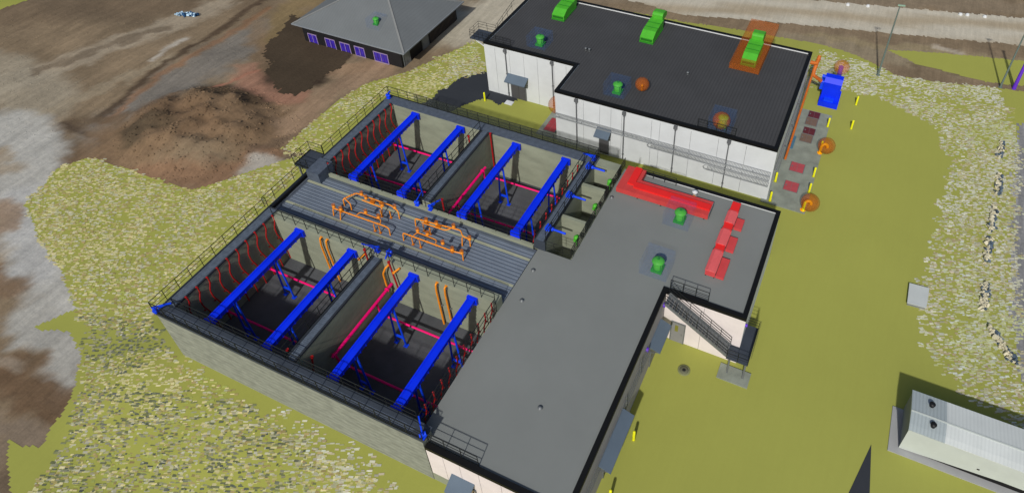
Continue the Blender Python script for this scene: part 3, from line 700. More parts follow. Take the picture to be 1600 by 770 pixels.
manifold((14,14.4), 'orange pipe manifold with angular offset end, rear right of the four on the gallery',
    [([(11.4,14.25,4.43),(11.4,14.35,5.3),(15.3,14.75,5.3),(15.75,14.3,5.3),(16.4,14.25,5.3),(16.4,14.2,4.43)], .085),
     ([(12.1,14.25,5.25),(14.2,14.3,5.25),(14.5,14.6,5.3)], .08), ([(15.8,14.15,5.3),(15.8,14.0,4.43)], .08)],
    [(12.4,14.45,5.4),(13.3,14.5,5.4),(14.7,14.75,5.45),(16.4,14.25,5.35)], [(12.3,14.1),(12.95,14.0)], [(12.45,14.35,5.3,.22,.16,.14),(13.5,14.45,5.3,.3,.13,.12)])
manifold((14,12.95), 'orange pipe manifold with low valve cluster, front right of the four on the gallery',
    [([(11.4,12.65,4.43),(11.4,12.75,5.3),(15.9,12.75,5.3),(16.6,12.9,5.25),(16.6,12.85,4.43)], .085),
     ([(12.3,12.8,5.3),(12.4,13.2,5.35),(14.2,13.15,5.35),(14.3,12.8,5.3)], .06), ([(13.1,14.0,5.2),(13.1,13.2,5.3)], .05)],
    [(12.5,13.2,5.6),(13.25,13.35,5.4),(14.9,12.95,5.55),(15.8,12.8,5.4),(16.55,12.9,5.3)], [(12.3,12.6),(13.0,12.6)], [(15.8,12.8,5.25,.17,.17,.16)])
# blue hoists on the rims
def hoist(x, y, ang, label, L=1.2, post=True, z0=T, drop=False):
    L *= .8
    t = thing('davit_hoist', (x,y,z0), label, 'davit hoist', 'blue davit hoists on the rims')
    d = Vector((math.cos(R(ang)), math.sin(R(ang)), 0))
    MB().box(x-.17,x+.17,y-.17,y+.17,z0+.055,z0+.1).build('base_plate', BLUE2, t)
    MB().tube([(x,y,z0+.1),(x,y,z0+.55)], .07, 12).build('mast', BLUE2, t)
    b = Vector((x,y,z0+.52))
    MB().bar(b-d*.15, b+d*L+Vector((0,0,.06)), .085, .10).build('jib', BLUE2, t)
    MB().tube([b+Vector((-d.y,d.x,0))*-.2+Vector((0,0,-.18)), b+Vector((-d.y,d.x,0))*.2+Vector((0,0,-.18))], .14, 12).build('winch_drum', BLUE2, t)
    MB().bar(b+Vector((0,0,-.35)), b+d*L*.55, .07).build('brace', BLUE2, t)
hoist(.12,.05,40,'blue davit hoist on the front left corner of the basin rim',1.4)
hoist(21.75,.15,135,'blue davit hoist where the front rim meets the grey roof',1.3)
hoist(.3,26.1,95,'blue davit hoist on the far back corner of the basin rim',.5)
hoist(10.75,10.5,190,'blue davit hoist left of the front divider, jib over the left tank',1.5)
hoist(11.75,10.6,-70,'blue davit hoist right of the front divider, jib over the right tank',1.0)
hoist(10.25,16.12,100,'blue davit hoist on the pale wall left of the rear divider',1.1,z0=4.58)
hoist(11.5,16.12,60,'blue davit hoist on the pale wall right of the rear divider',1.2,z0=4.58)
hoist(21.4,26.0,190,'blue davit hoist at the rear right corner below the white building',1.2)
def gate(x, y, label):
    t = thing('spindle_valve', (x,y,T), label, 'spindle valve', 'blue spindle valves on the right rear rim')
    MB().box(x-.22,x+.22,y-.2,y+.2,T+.02,T+.30).build('gearbox', BLUE2, t)
    MB().tube([(x,y,T+.3),(x,y,T+.62)], .06, 10).build('spindle', BLUE2, t)
    MB().tube([(x+.2,y,T+.18),(x+1.45,y-.02,T+.18)], .085, 12).build('shaft', BLUE2, t)
    MB().tube([(x+.3,y,T+.18),(x+.42,y,T+.18)], .17, 14).build('flange', BLUE2, t)
    MB().tube([(x-.05,y-.32,T+.2),(x-.05,y+.32,T+.2)], .10, 12).build('motor', BLUE2, t)
gate(21.3,17.55,'blue spindle valve over the nearest of the three chambers')
gate(21.25,21.35,'blue spindle valve over the middle of the three chambers')
gate(21.35,25.0,'blue spindle valve over the farthest of the three chambers')
def gvalve(y, label):
    t = thing('actuator', (23.75,y,4.35), label, 'actuator', 'green actuators on the chamber railing')
    x = 23.55
    MB().lathe((x,y,4.95), [(.16,0),(.2,.06),(.2,.32),(.13,.42),(.05,.45)], 14).build('housing', GREEN_P, t)
    MB().tube([(x-.02,y-.3,5.12),(x-.02,y+.3,5.12)], .12, 12).build('motor', GREEN_P, t)
    MB().tube([(x,y,4.3),(x,y,4.95)], .05, 8).build('stem', GREEN_P, t)
gvalve(17.7,'bright green actuator at the nearest chamber beside the grey roof')
gvalve(21.25,'bright green actuator at the middle chamber beside the grey roof')
gvalve(24.25,'bright green actuator at the farthest chamber beside the grey roof')
# ------------------------------------------------------------------ building helpers
def panels_y(x0, x1, y, z0, z1, joints, m, parent, name='cladding', out=-1, openings=()):
    """wall facing -Y (out=-1): panels with open joints; y = outer face"""
    mb = MB(); js = [x0]+[j for j in sorted(joints) if x0 < j < x1]+[x1]
    for a, b in zip(js[:-1], js[1:]): mb.box(a+.012, b-.012, min(y,y-out*.05), max(y,y-out*.05), z0, z1)
    return mb.build(name, m, parent)
def panels_x(y0, y1, x, z0, z1, joints, m, parent, name='cladding', out=1):
    mb = MB(); js = [y0]+[j for j in sorted(joints) if y0 < j < y1]+[y1]
    for a, b in zip(js[:-1], js[1:]): mb.box(min(x,x-out*.05), max(x,x-out*.05), a+.012, b-.012, z0, z1)
    return mb.build(name, m, parent)
def parapet(segs, zr, zc, parent, wid=.34, upm=None):
    """segs: (x0,x1,y0,y1) of the coping strips in plan, butted end to end"""
    for x0, x1, y0, y1 in segs:
        MB().box(x0+.02,x1-.02,y0+.02,y1-.02,zr-.3,zc-.06).build('parapet', upm or WHITE, parent)
    m = MB()
    for x0, x1, y0, y1 in segs: m.box(x0,x1,y0,y1,zc-.058,zc)
    return m.build('coping', BLACK, parent)
def door(t, x0, x1, y, z0, z1, m, label=None, facing='-Y', win=False):
    if facing == '-Y':
        d = MB().box(x0,x1,y-.07,y-.005,z0,z1).build('door', m, t)
        MB().box(x0-.08,x0-.003,y-.09,y-.005,z0,z1+.08).box(x1+.003,x1+.08,y-.09,y-.005,z0,z1+.08).box(x0,x1,y-.09,y-.005,z1+.003,z1+.08).build('door_frame', STEEL, d)
        MB().tube([(x1-.15,y-.12,z0+1.0),(x1-.15,y-.12,z0+1.2)], .02, 8).build('handle', STEEL, d)
        if x1-x0 > 1.4: MB().box((x0+x1)/2-.012,(x0+x1)/2+.012,y-.075,y-.071,z0,z1).build('door_gap', BLACK, d)
        if win: MB().box(x0+.25,x0+.5,y-.08,y-.072,z0+1.3,z1-.25).build('door_window', mat('olive_glass', (120,118,50), .3, .1, 2), d)
    else:                      # facing +X, x0..x1 are y range, y is x
        d = MB().box(y+.005,y+.07,x0,x1,z0,z1).build('door', m, t)
        MB().box(y+.005,y+.09,x0-.08,x0-.003,z0,z1+.08).box(y+.005,y+.09,x1+.003,x1+.08,z0,z1+.08).build('door_frame', STEEL, d)
        MB().tube([(y+.12,x0+.15,z0+1.0),(y+.12,x0+.15,z0+1.2)], .02, 8).build('handle', STEEL, d)
    if label: d['label'] = label
    return d
def canopy_y(t, x0, x1, yw, z1, depth, drop, label=None):
    """sloping canopy on a wall facing -Y"""
    pr = [(yw-.003,z1),(yw-.003,z1-.10),(yw-depth,z1-drop-.10),(yw-depth,z1-drop)]
    c = MB().extr(pr, 'X', x0, x1).build('canopy', AWN, t)
    m = MB()
    for x in (x0+.1, x1-.1): m.bar((x,yw-.02,z1-drop-.5),(x,yw-depth+.08,z1-drop-.10),.05)
    m.build('bracket', STEEL, c)
    if label: c['label'] = label
def canopy_x(t, y0, y1, xw, z1, depth, drop, label=None):
    pr = [(xw+.003,z1),(xw+.003,z1-.10),(xw+depth,z1-drop-.10),(xw+depth,z1-drop)]
    c = MB().extr(pr, 'Y', y0, y1).build('canopy', AWN, t)
    m = MB()
    for y in (y0+.1, y1-.1): m.bar((xw+.02,y,z1-drop-.5),(xw+depth-.08,y,z1-drop-.10),.05)
    m.build('bracket', STEEL, c)
    if label: c['label'] = label
def downpipe(t, x, y, z0, z1):
    d = MB().tube([(x,y-.1,z1-.25),(x,y-.1,z0)], .055, 10).build('downpipe', PIPEG, t)
    MB().box(x-.17,x+.17,y-.24,y-.004,z1-.42,z1-.12).build('hopper_head', PIPEG, d)
    m = MB()
    for k in range(3): z = z0+.6+k*(z1-z0-1.2)/2; m.box(x-.09,x+.09,y-.17,y-.004,z-.03,z+.03)
    m.build('clips', PIPEG, d)

# ------------------------------------------------------------------ low grey-roofed building
HR = 4.40
lo = thing('service_building', (31.19,16.4,-1.1), 'low white service building with a large flat grey roof beside the tanks', 'building')
BZ = -1.5
body = [(21.78,.06),(31.13,.06),(31.13,16.46),(36.91,16.46),(36.91,27.34),(23.76,27.34),(23.76,16.45),(21.44,16.45),(21.44,.90),(21.78,.90)]
MB().prism(body, BZ, 4.0).build('wall', JOINT, lo)
j1 = [22.95,24.1,25.4,26.9,28.4,29.8]
panels_y(21.78,31.19,0,1.05,4.05,j1,PINKW,lo)
MB().box(21.75,31.16,.01,.058,BZ,1.045).build('plinth', CONC, lo)
ge = mat('grey_side_cladding', (150,148,152), .8, .06, .7, k=.95)
panels_x(.06,16.4,31.19,BZ,4.05,[i*1.2 for i in range(1,14)],ge,lo)
panels_y(31.19,36.968,16.4,BZ,4.05,[34.05],PINKW,lo)
panels_x(16.46,27.34,36.968,BZ,4.05,[18.2,20,21.8,23.6,25.4],WHITE,lo)
rf = MB().prism([(21.0,.3),(30.9,.3),(30.9,16.7),(36.7,16.7),(36.7,27.1),(24.06,27.1),(23.76,27.1),(23.76,16.3),(21.0,16.3)], 4.06, 4.24).build('roof', ROOFG, lo)
parapet([(21.78,31.19,0,.32),(30.87,31.19,.323,16.397),(30.87,36.968,16.4,16.72),(36.65,36.968,16.723,27.077),(24.9,36.968,27.08,27.398)], 4.24, HR, lo)
MB().box(21.78,31.22,-.03,-.003,4.10,HR-.01).box(31.193,31.22,-.003,16.37,4.10,HR-.01).box(31.193,36.99,16.37,16.397,4.10,HR-.01).box(36.971,36.99,16.397,27.4,4.10,HR-.01).build('fascia', BLACK, lo)
canopy_y(lo, 23.35,24.95,0,2.35,.95,.45,'slate blue canopy over the front door')
door(lo, 23.9,24.9,0,-.6,1.55,mat('cream_door',(226,200,176),.6,.05,1))
canopy_x(lo, 13.1,15.6,31.193,2.15,.85,.35,'slate blue canopy near the inner corner')
canopy_x(lo, 4.1,8.15,31.193,2.15,.85,.35,'long slate blue canopy over the yard doors')
door(lo, 13.6,15.2,31.193,-1.1,1.5,GREYD,facing='+X')
door(lo, 4.9,7.4,31.193,-1.1,1.6,DOORM,facing='+X')
door(lo, 31.9,32.85,16.4,-1.08,1.2,GREYD,'grey door with a small olive window',win=True)
m = MB()
for z in (1.4,2.0,2.6): m.tube([(31.28,.5,z),(31.28,12.9,z)], .03, 6)
m.tube([(31.28,8.6,2.9),(31.28,8.6,1.2)], .04, 6); m.tube([(31.28,11.2,3.4),(31.28,11.2,1.2)], .04, 6)
m.build('conduit', STEEL, lo)
for yy, zz in ((16.0,3.3),(12.6,2.5)):
    MB().tube([(31.2,yy,zz),(31.34,yy,zz)], .17, 14).build('wall_lamp', PURP, lo)
MB().tube([(36.97,16.7,3.3),(37.12,16.7,3.3)], .12, 12).build('wall_lamp', PURP, lo)
for (x, y) in ((21.6,14.3),(22.1,11.6),(24.05,23.5),(26.9,5.0)):
    t = MB().lathe((x,y,4.242), [(.17,0),(.17,.05),(.10,.06),(.10,.10),(.03,.12)], 14).build('roof_drain', STEEL, lo)
railing([(21.8,.38,4.25),(25.25,.38,4.25)], 'short dark railing on the front edge of the grey roof', H=1.15, step=1.15, group='short railings on roof edges', mid=2)
railing([(31.35,16.78,4.25),(34.15,16.78,4.25)], 'short dark railing on the grey roof above the outside stair', H=1.05, step=.93, group='short railings on roof edges')
t = railing([(25.4,26.9,4.25),(28.4,26.9,4.25)], 'short dark railing at the back edge of the grey roof behind the red duct', H=.8, step=1.0, group='short railings on roof edges', toe=False)
t = thing('roof_light', (30.17,26.4,4.24), 'small white capped vent with an orange end near the back roof edge', 'roof vent')
MB().lathe((30.17,26.4,4.242), [(.20,0),(.20,.42),(.24,.44),(.24,.5),(.06,.58)], 16).build('cowl', WHITE, t)
MB().tube([(30.17,26.22,4.36),(30.17,26.05,4.36)], .15, 14).build('outlet', ORA, t)

# ------------------------------------------------------------------ tall white building with charcoal roof
HU = 5.065
ub = thing('process_building', (35.2,33.7,-1.1), 'large white panelled building with a charcoal flat roof behind the tanks', 'building')
x0,x1,x2,y0,y1,y2 = 3.30,13.90,35.235,33.74,38.37,50.10
MB().prism([(x0+.06,y1+.06),(x1+.06,y1+.06),(x1+.06,y0+.06),(x2-.06,y0+.06),(x2-.06,y2-.06),(x0+.06,y2-.06)], -1.8, 4.7).build('wall', JOINT, ub)
panels_y(x1,x2,y0,-1.7,4.76,[16.9,18.6,19.75,20.85,23.8,24.6,27.55,30.1,32.6],WHITE,ub)
panels_y(x0,x1,y1,-1.8,4.76,[4.6,6.3,8.0,9.6,11.5,12.9],WHITE,ub)
panels_x(y1+.02,y2,x0,-1.8,4.76,[40,42,44,46,48],WHITE,ub,out=-1)
panels_x(y0+.052,y1,x1,-1.8,4.76,[36],WHITE,ub,out=-1)
panels_x(y0+.052,y2,x2,-1.6,4.76,[i*1.5+33.7 for i in range(1,11)],mat('pale_side_cladding',(196,200,202),.8,.05,.6,k=.95),ub)
MB().prism([(x0+.3,y1+.3),(x1+.3,y1+.3),(x1+.3,y0+.3),(x2-.3,y0+.3),(x2-.3,y2-.3),(x0+.3,y2-.3)], 4.72, 4.86).build('roof', ROOFD, ub)
parapet([(x0,x1-.003,y1,y1+.34),(x1,x1+.34,y0,y1+.34),(x1+.343,x2,y0,y0+.34),(x2-.34,x2,y0+.343,y2),(x0,x2-.343,y2-.34,y2),(x0,x0+.34,y1+.343,y2-.343)], 4.86, HU, ub)
MB().box(x0-.02,x1-.02,y1-.03,y1-.003,4.78,HU-.01).box(x1-.03,x2+.02,y0-.03,y0-.003,4.78,HU-.01).box(x1-.03,x1-.003,y0-.003,y1-.003,4.78,HU-.01).box(x2+.003,x2+.02,y0-.003,y2,4.78,HU-.01).build('fascia', BLACK, ub)
for x, y in ((5.9,y1),(11.35,y1),(16.2,y0),(21.1,y0),(26.1,y0),(31.05,y0)): downpipe(ub, x, y, -1.5 if y == y1 else -1.1, HU-.2)
canopy_y(ub, 5.95,8.4,y1,1.75,.95,.5,'slate blue canopy over the double door')
door(ub, 6.3,8.0,y1,-1.45,.85,DOORM,'dark double door')
canopy_y(ub, 18.35,19.85,y0,2.05,.95,.5,'slate blue canopy over the single door')
door(ub, 18.65,19.55,y0,-1.15,1.3,DOORM,'dark single door')
def tray(xa, xb, y, z, label, hook=False):
    t = thing('cable_tray', (xa,y,z), label, 'cable tray', 'grey cable trays on the white wall')
    GT = mat('tray_grey', (146,150,153), .6, .06, 2, metal=.2)
    m = MB()
    for k in range(2): m.bar((xa,y-.06-.60*k,z),(xb,y-.06-.60*k,z),.03,.08)
    m.build('side_rail', GT, t)
    m = MB(); n = int((xb-xa)/.13)
    for i in range(n+1): xx = xa+i*(xb-xa)/n; m.box(xx-.022,xx+.022,y-.66,y-.05,z-.035,z-.02)
    m.build('rungs', GT, t)
    m = MB()
    for i in range(int((xb-xa)/2.4)+1): xx = xa+.4+i*2.4; m.bar((xx,y-.055,z-.3),(xx,y-.62,z-.06),.03)
    m.build('bracket', GT, t)
    if hook: MB().tube([(xa,y-.06,z),(xa-.3,y-.14,z),(xa-.42,y-.36,z),(xa-.3,y-.58,z),(xa,y-.66,z)], .03, 6).build('end_bend', GT, t)
tray(13.95,35.1,y0,2.35,'long grey ladder cable tray running the whole width of the white wall')
tray(24.0,35.1,y0,1.85,'shorter grey cable tray with a rounded end on the white wall', True)
tray(29.5,35.1,y0,1.15,'lowest grey cable tray with a rounded end near the right corner', True)
for (x, y) in ((13.75,41.4),(14.15,41.4),(24.7,41.5)):
    MB().lathe((x,y,4.862), [(.10,0),(.10,.22),(.14,.24),(.14,.30),(.04,.34)], 12).build('vent_pipe', STEEL, ub)
railing([(3.7,38.85,4.87),(6.3,38.85,4.87)], 'short dark railing on the charcoal roof above the double door', H=.95, step=.9, group='short railings on roof edges')
railing([(27.95,34.2,4.87),(31.4,34.2,4.87)], 'short dark railing on the front edge of the charcoal roof', H=.95, step=.9, group='short railings on roof edges')
pf = thing('access_platform', (2.4,40.4,-1.3), 'small dark access platform with rails on the left wall of the white building', 'platform')
MB().box(1.0,3.27,39.3,41.2,4.25,4.38).build('deck', SLATE_P, pf)
MB().bar((3.28,39.5,3.2),(1.4,39.5,4.25),.1).bar((3.28,41.0,3.2),(1.4,41.0,4.25),.1).build('wall_bracket', WHITE, pf)
m = MB()
for z in (.35,.7,1.0): m.tube([(3.2,39.33,4.38+z),(1.03,39.33,4.38+z),(1.03,41.17,4.38+z),(3.2,41.17,4.38+z)], .022, 6)
for p in ((1.03,39.33),(1.03,40.25),(1.03,41.17),(2.1,39.33),(2.1,41.17),(3.2,39.33),(3.2,41.17),(1.55,39.33),(2.65,39.33)): m.tube([(p[0],p[1],4.38),(p[0],p[1],5.38)], .022, 6)
m.build('handrail', RAIL, pf)
m = MB()
m.tube([(3.2,41.3,5.4),(3.2,45,6.2),(3.2,46,6.2)], .022, 6).tube([(3.2,41.3,5.0),(3.2,45,5.8)], .022, 6)
for k in range(4): m.tube([(3.2,41.6+k*1.1,4.6+k*.2),(3.2,41.6+k*1.1,5.45+k*.24)], .022, 6)
m.build('stair_rail', RAIL, pf)

# ------------------------------------------------------------------ roof plant
GRN_D = mat('green_dark_trim', (46,128,36), .5, .1, 1)
def fan(x, y, z, label, s=1.0):
    t = thing('roof_fan', (x,y,z), label, 'roof fan', 'green roof fans')
    MB().box(x-.42*s,x+.42*s,y-.42*s,y+.42*s,z+.002,z+.22*s).build('curb', GRN_D, t)
    MB().lathe((x,y,z+.222*s), [(.34*s,0),(.36*s,.04),(.36*s,.55*s),(.30*s,.62*s)], 20).build('housing', GREEN_P, t)
    MB().lathe((x,y,z+.86*s), [(.42*s,0),(.47*s,.04*s),(.46*s,.12*s),(.30*s,.24*s),(.08*s,.29*s)], 20).build('hood', GREEN_P, t)
    MB().lathe((x,y,z+1.15*s), [(.09*s,0),(.09*s,.10*s)], 10).build('motor_cap', GRN_D, t)
    for k in range(4):
        a = math.pi/4+k*math.pi/2; MB().bar((x+.38*s*math.cos(a),y+.38*s*math.sin(a),z+.22*s),(x+.38*s*math.cos(a),y+.38*s*math.sin(a),z+.88*s),.035).build('strut', GRN_D, t)
    return t
ZB = mat('blue_zone', (50,110,178), .6, .05, 1, alpha=.06, spec=0)
ZO = mat('orange_zone', (176,94,26), .7, .05, 1, alpha=.36, spec=.03)
def zone(x, y, z0, z1, w, d, label):
    o = MB().box(x-w,x+w,y-d,y+d,z0,z1).build('clearance_box', ZB, at=(x,y,z0))
    return tag(o, label, 'clearance box', 'translucent blue boxes round the roof fans')
zr = 4.862
for x, y, z, fl, zl in ((8.95,40.5,zr,'green roof fan in the left part of the charcoal roof','faint translucent blue box round the leftmost fan on the charcoal roof'),
    (19.45,36.1,zr,'green roof fan in the middle of the charcoal roof near the orange ball','translucent blue box round the middle fan on the charcoal roof'),
    (29.95,35.25,zr,'green roof fan inside an orange ball at the charcoal roof front edge','translucent blue box round the fan at the charcoal roof front edge'),
    (29.9,23.35,4.242,'green roof fan on the grey roof just in front of the red duct','translucent blue box round the fan nearest the red duct'),
    (29.93,18.1,4.242,'green roof fan on the grey roof above the outside stair','translucent blue box round the fan above the outside stair')):
    fan(x, y, z, fl); zone(x-.1, y+.1, z+.02, z+1.3, 1.05, 1.0, zl)
def ball(x, y, z, r, label, inner=None):
    return tag(MB().sphere((x,y,z), r, 32, 20).build('hazard_ball', ZO, at=(x,y,z)), label, 'ball', 'translucent orange balls round the vents')
ball(21.5,37.2,zr+.8,.68,'translucent orange ball alone on the charcoal roof right of a green fan')
t = thing('vent_stub', (21.5,37.2,zr), 'thin vent stub inside the lone orange ball on the charcoal roof', 'vent')
MB().lathe((21.5,37.2,zr), [(.06,0),(.06,.55),(.10,.57),(.10,.72),(.03,.75)], 12).build('pipe', ORA, t)
ball(29.85,35.0,zr+.75,.80,'translucent orange ball enclosing the green fan at the charcoal roof edge')
def ahu(x, y, label, hood=True):
    t = thing('air_handling_unit', (x,y,zr), label, 'air handling unit', 'large green air handling units')
    w_ = .72
    # long body, low at the near end, deep at the far end
    b = MB().extr([(y-1.75,zr+.18),(y-1.75,zr+.62),(y-.9,zr+1.05),(y+1.5,zr+1.15),(y+1.5,zr+.18)], 'X', x-w_, x+w_).build('body', GREEN_P, t)
    MB().box(x-w_+.08,x+w_-.08,y-1.78,y-1.752,zr+.26,zr+.54).build('intake_grille', GRN_D, b)
    m = MB()
    for k in range(4): m.box(x-w_+.12,x+w_-.12,y-1.80,y-1.782,zr+.29+k*.06,zr+.31+k*.06)
    m.build('louvres', mat('green_louvre',(30,84,26),.5,.1,1), b)
    MB().box(x-w_-.05,x+w_+.05,y-1.82,y+1.5,zr+.002,zr+.16).build('skid', GRN_D, t)
    MB().box(x-w_+.02,x+w_-.02,y-.35,y-.31,zr+1.10,zr+1.17).box(x-w_+.02,x+w_-.02,y+.55,y+.59,zr+1.13,zr+1.20).build('seam', GRN_D, t)
    h = [(y+1.503,zr+.25),(y+1.503,zr+1.35)]+[(y+1.85-.35*math.cos(a), zr+1.45+.32*math.sin(a)) for a in [i*math.pi/10 for i in range(1,6)]]+[(y+2.7,zr+1.62),(y+3.0,zr+1.35),(y+3.0,zr+.95),(y+2.2,zr+.9),(y+2.0,zr+.25)]
    MB().extr(h, 'X', x-.58, x+.58).build('outlet_hood', GREEN_P, t)
ahu(8.55,47.3,'large green air handling unit, leftmost of three on the charcoal roof')
ahu(19.0,46.9,'large green air handling unit, middle of three on the charcoal roof')
ahu(29.75,47.0,'large green air handling unit, rightmost of three, inside an orange box')
tag(MB().box(28.1,31.1,44.2,53.2,zr+.03,zr+.7).build('hazard_box', ZO, at=(29.7,49,zr)), 'flat translucent orange box enclosing the rightmost green unit and overhanging the wall', 'box')

# red ducts on the grey roof
RT = mat('red_duct_translucent', (198,68,66), .6, .10, 1.2, alpha=.84)
RB = mat('red_bright', (216,38,36), .5, .06, 1)
RP = mat('red_pale', (212,92,94), .6, .08, 2)
RM = mat('red_mid', (192,68,70), .5, .08, 1)
t = thing('roof_duct', (24.6,24.2,4.24), 'long L-shaped red duct lying along the back of the grey roof', 'duct')
MB().prism([(24.15,24.15),(31.9,24.15),(31.9,25.75),(25.75,25.75),(25.75,27.0),(24.15,27.0)], 4.40,4.86).build('outer_casing', RT, t)
MB().box(24.85,25.45,24.9,26.95,4.863,5.02).box(25.453,31.85,24.65,25.25,4.865,5.02).build('inner_duct', RB, t)
m = MB()
for x in (26,28,30,31.6): m.box(x-.05,x+.05,24.2,25.7,4.242,4.398)
for y in (26.4,): m.box(24.2,25.7,y-.05,y+.05,4.242,4.398)
m.build('support', RAIL, t)
MB().box(31.903,31.95,24.2,25.7,4.38,4.9).build('end_flange', STEEL, t)
for k, (ya, yb) in enumerate(((18.95,20.95),(21.65,23.2),(24.0,25.25))):
    t = thing('red_air_unit', (33.65,(ya+yb)/2,4.24), 'red air unit with side tray, %s of the three on the grey roof'%('nearest','middle','farthest')[k], 'air unit', 'chain of red air units')
    b = MB().box(33.24,33.98,ya,yb,4.36,4.90).build('casing', RM, t)
    MB().extr([(33.20,4.903),(33.42,5.03),(33.80,5.03),(34.02,4.903)], 'Y', ya-.03, yb+.03).build('lid', RP, b)
    MB().box(34.02,34.62,ya+.05,yb-.1,4.30,4.55).build('side_tray', RM, t)
    for q in (.12,.5,.88): yy = ya+(yb-ya)*q; MB().box(33.983,34.015,yy-.04,yy+.04,4.6,4.88).build('latch', RAIL, b)
    for xx in (33.30,33.92):
        for yy in (ya+.08,yb-.08): MB().box(xx-.05,xx+.05,yy-.05,yy+.05,4.242,4.357).build('foot', RAIL, t)
    yc = yb+.003; ye = (21.62,23.97,26.35)[k]
    c = MB().box(33.3,33.96,yc,ye,4.42,4.98).build('link_duct', RB, t)
    MB().box(33.26,34.0,yc+.05,yc+.13,4.40,5.0).build('band', RM, c)
# ------------------------------------------------------------------ outside stair
st = thing('outside_stair', (36.5,15.5,-1.1), 'grey steel outside stair running down the white wall to a small landing', 'stair')
ys0, ys1 = 15.35, 16.33
top = Vector((31.45,0,4.35)); bot = Vector((36.3,0,.95))
for y in (ys0, ys1):
    MB().bar((top.x,y,top.z),(bot.x,y,bot.z),.05,.26).build('stringer', STEEL, st)
m = MB(); n = 19
for i in range(n):
    p = top.lerp(bot, (i+.5)/n); m.box(p.x-.13,p.x+.13,ys0+.03,ys1-.03,p.z-.02,p.z+.015)
m.build('treads', STEEL, st)
for y in (ys0, ys1):
    for h in (.95,.65,.35):
        MB().tube([(top.x,y,top.z+h),(bot.x,y,bot.z+h)], .022, 6).build('handrail', RAIL, st)
    m = MB()
    for i in range(7): p = top.lerp(bot, i/6); m.tube([(p.x,y,p.z),(p.x,y,p.z+.95)], .02, 6)
    m.build('rail_posts', RAIL, st)
MB().box(36.28,37.85,15.2,18.5,.86,.95).build('landing', SLATE_P, st)
m = MB()
for h in (.35,.65,.95): m.tube([(36.3,15.22,.95+h),(37.83,15.22,.95+h),(37.83,18.45,.95+h),(37.0,18.45,.95+h)], .022, 6)
for p in ((36.3,15.22),(37.1,15.22),(37.83,15.22),(37.83,16.3),(37.83,17.4),(37.83,18.45)): m.tube([p+(.95,),p+(1.9,)], .02, 6)
m.build('landing_rail', RAIL, st)
for p in ((36.55,15.35),(37.7,15.35),(37.7,18.2)): MB().bar(p+(-1.1,),p+(.86,),.12).build('support_post', STEEL, st)
p0 = Vector((37.2,15.1,.9))
tag(MB().box(35.95,38.2,14.7,15.95,-1.25,-.98).build('stair_pad', MATS['apron_concrete'], at=(37,15.3,-1.1)), 'weathered concrete pad under the foot of the outside stair', 'pad')
tag(MB().box(37.88,37.93,16.6,18.45,-.2,2.0).build('screen_panel', MESH, at=(37.9,17.5,-.2)), 'thin grey screen standing at the outer side of the stair landing', 'screen')

# ------------------------------------------------------------------ yard
def bollard(x, y, label, H=1.15, z=None):
    z = hgt(x,y) if z is None else z
    t = thing('bollard', (x,y,z), label, 'bollard', 'yellow bollards')
    MB().lathe((x,y,z-.15), [(.10,0),(.10,H+.08),(.085,H+.13),(.04,H+.155)], 14).build('post', YEL, t)
    MB().lathe((x,y,z), [(.17,0),(.17,.035)], 14).build('collar', mat('bollard_collar',(150,150,60),.7,.1,3), t)
bollard(3.85,36.55,'yellow bollard on the dark asphalt pad left of the double door')
bollard(40.75,51.5,'yellow bollard on the field, farther one right of the blue machine')
bollard(40.85,47.2,'yellow bollard on the field, nearer one right of the blue machine')
bollard(38.6,46.5,'yellow bollard at the apron edge beside the upper red hatches', z=-1.0)
bollard(38.55,42.6,'yellow bollard just behind the upper orange gooseneck ball', z=-1.0)
bollard(38.6,38.5,'yellow bollard at the apron edge between the two gooseneck balls', z=-1.0)
bollard(38.6,36.2,'yellow bollard just behind the lower orange gooseneck ball', z=-1.0)
bollard(38.55,33.65,'yellow bollard in front of the lower orange gooseneck ball', z=-1.0)
bollard(35.45,36.4,'yellow bollard on the apron against the white wall, farther of two', z=-1.0)
bollard(35.55,33.7,'yellow bollard on the apron at the corner of the white wall', z=-1.0)
bollard(32.15,8.0,'yellow bollard in the yard at the upper end of the long canopy')
bollard(32.15,3.9,'yellow bollard in the yard at the lower end of the long canopy')
YO = mat('yellow_orange_pipe', (246,166,12), .45, .06, 2)
def goose(x, y, label, bl):
    t = thing('gooseneck_vent', (x,y,-1.0), label, 'vent pipe', 'gooseneck vents')
    MB().tube([(x,y,-1.0),(x,y,-.35),(x+.05,y,.05),(x+.3,y+.1,.22),(x+.52,y+.15,.05),(x+.55,y+.17,-.2)], .14, 14, bend=.2).build('pipe', YO, t)
    MB().lathe((x,y,-1.0), [(.25,0),(.25,.05)], 16).build('flange', YO, t)
    ball(x+.45, y+.15, 0.0, .83, bl)
goose(38.55,42.1,'orange gooseneck vent pipe inside the upper ball on the apron','translucent orange ball round the upper gooseneck on the apron')
goose(38.5,33.75,'orange gooseneck vent pipe inside the lower ball on the apron','translucent orange ball round the lower gooseneck on the apron')
def hatch(x, y, w, d, c, label):
    t = thing('floor_hatch', (x,y,-1.0), label, 'hatch', 'red hatches on the apron')
    MB().box(x-w-.06,x+w+.06,y-d-.06,y+d+.06,-.996,-.97).build('frame', STEEL, t)
    l = MB().box(x-w,x+w,y-d,y+d,-.968,-.93).build('cover', c, t)
    MB().box(x-.01,x+.01,y-d,y+d,-.928,-.925).box(x-w+.1,x-w+.2,y-.1,y+.1,-.928,-.905).build('handle', STEEL, l)
HD = mat('maroon_hatch', (90,38,42), .6, .12, 2); HP = mat('rose_hatch', (164,72,78), .6, .1, 2); HG = striped(mat('brown_grille', (120,98,84), .7, .1, 2), 'Y', .12, .02, .4)
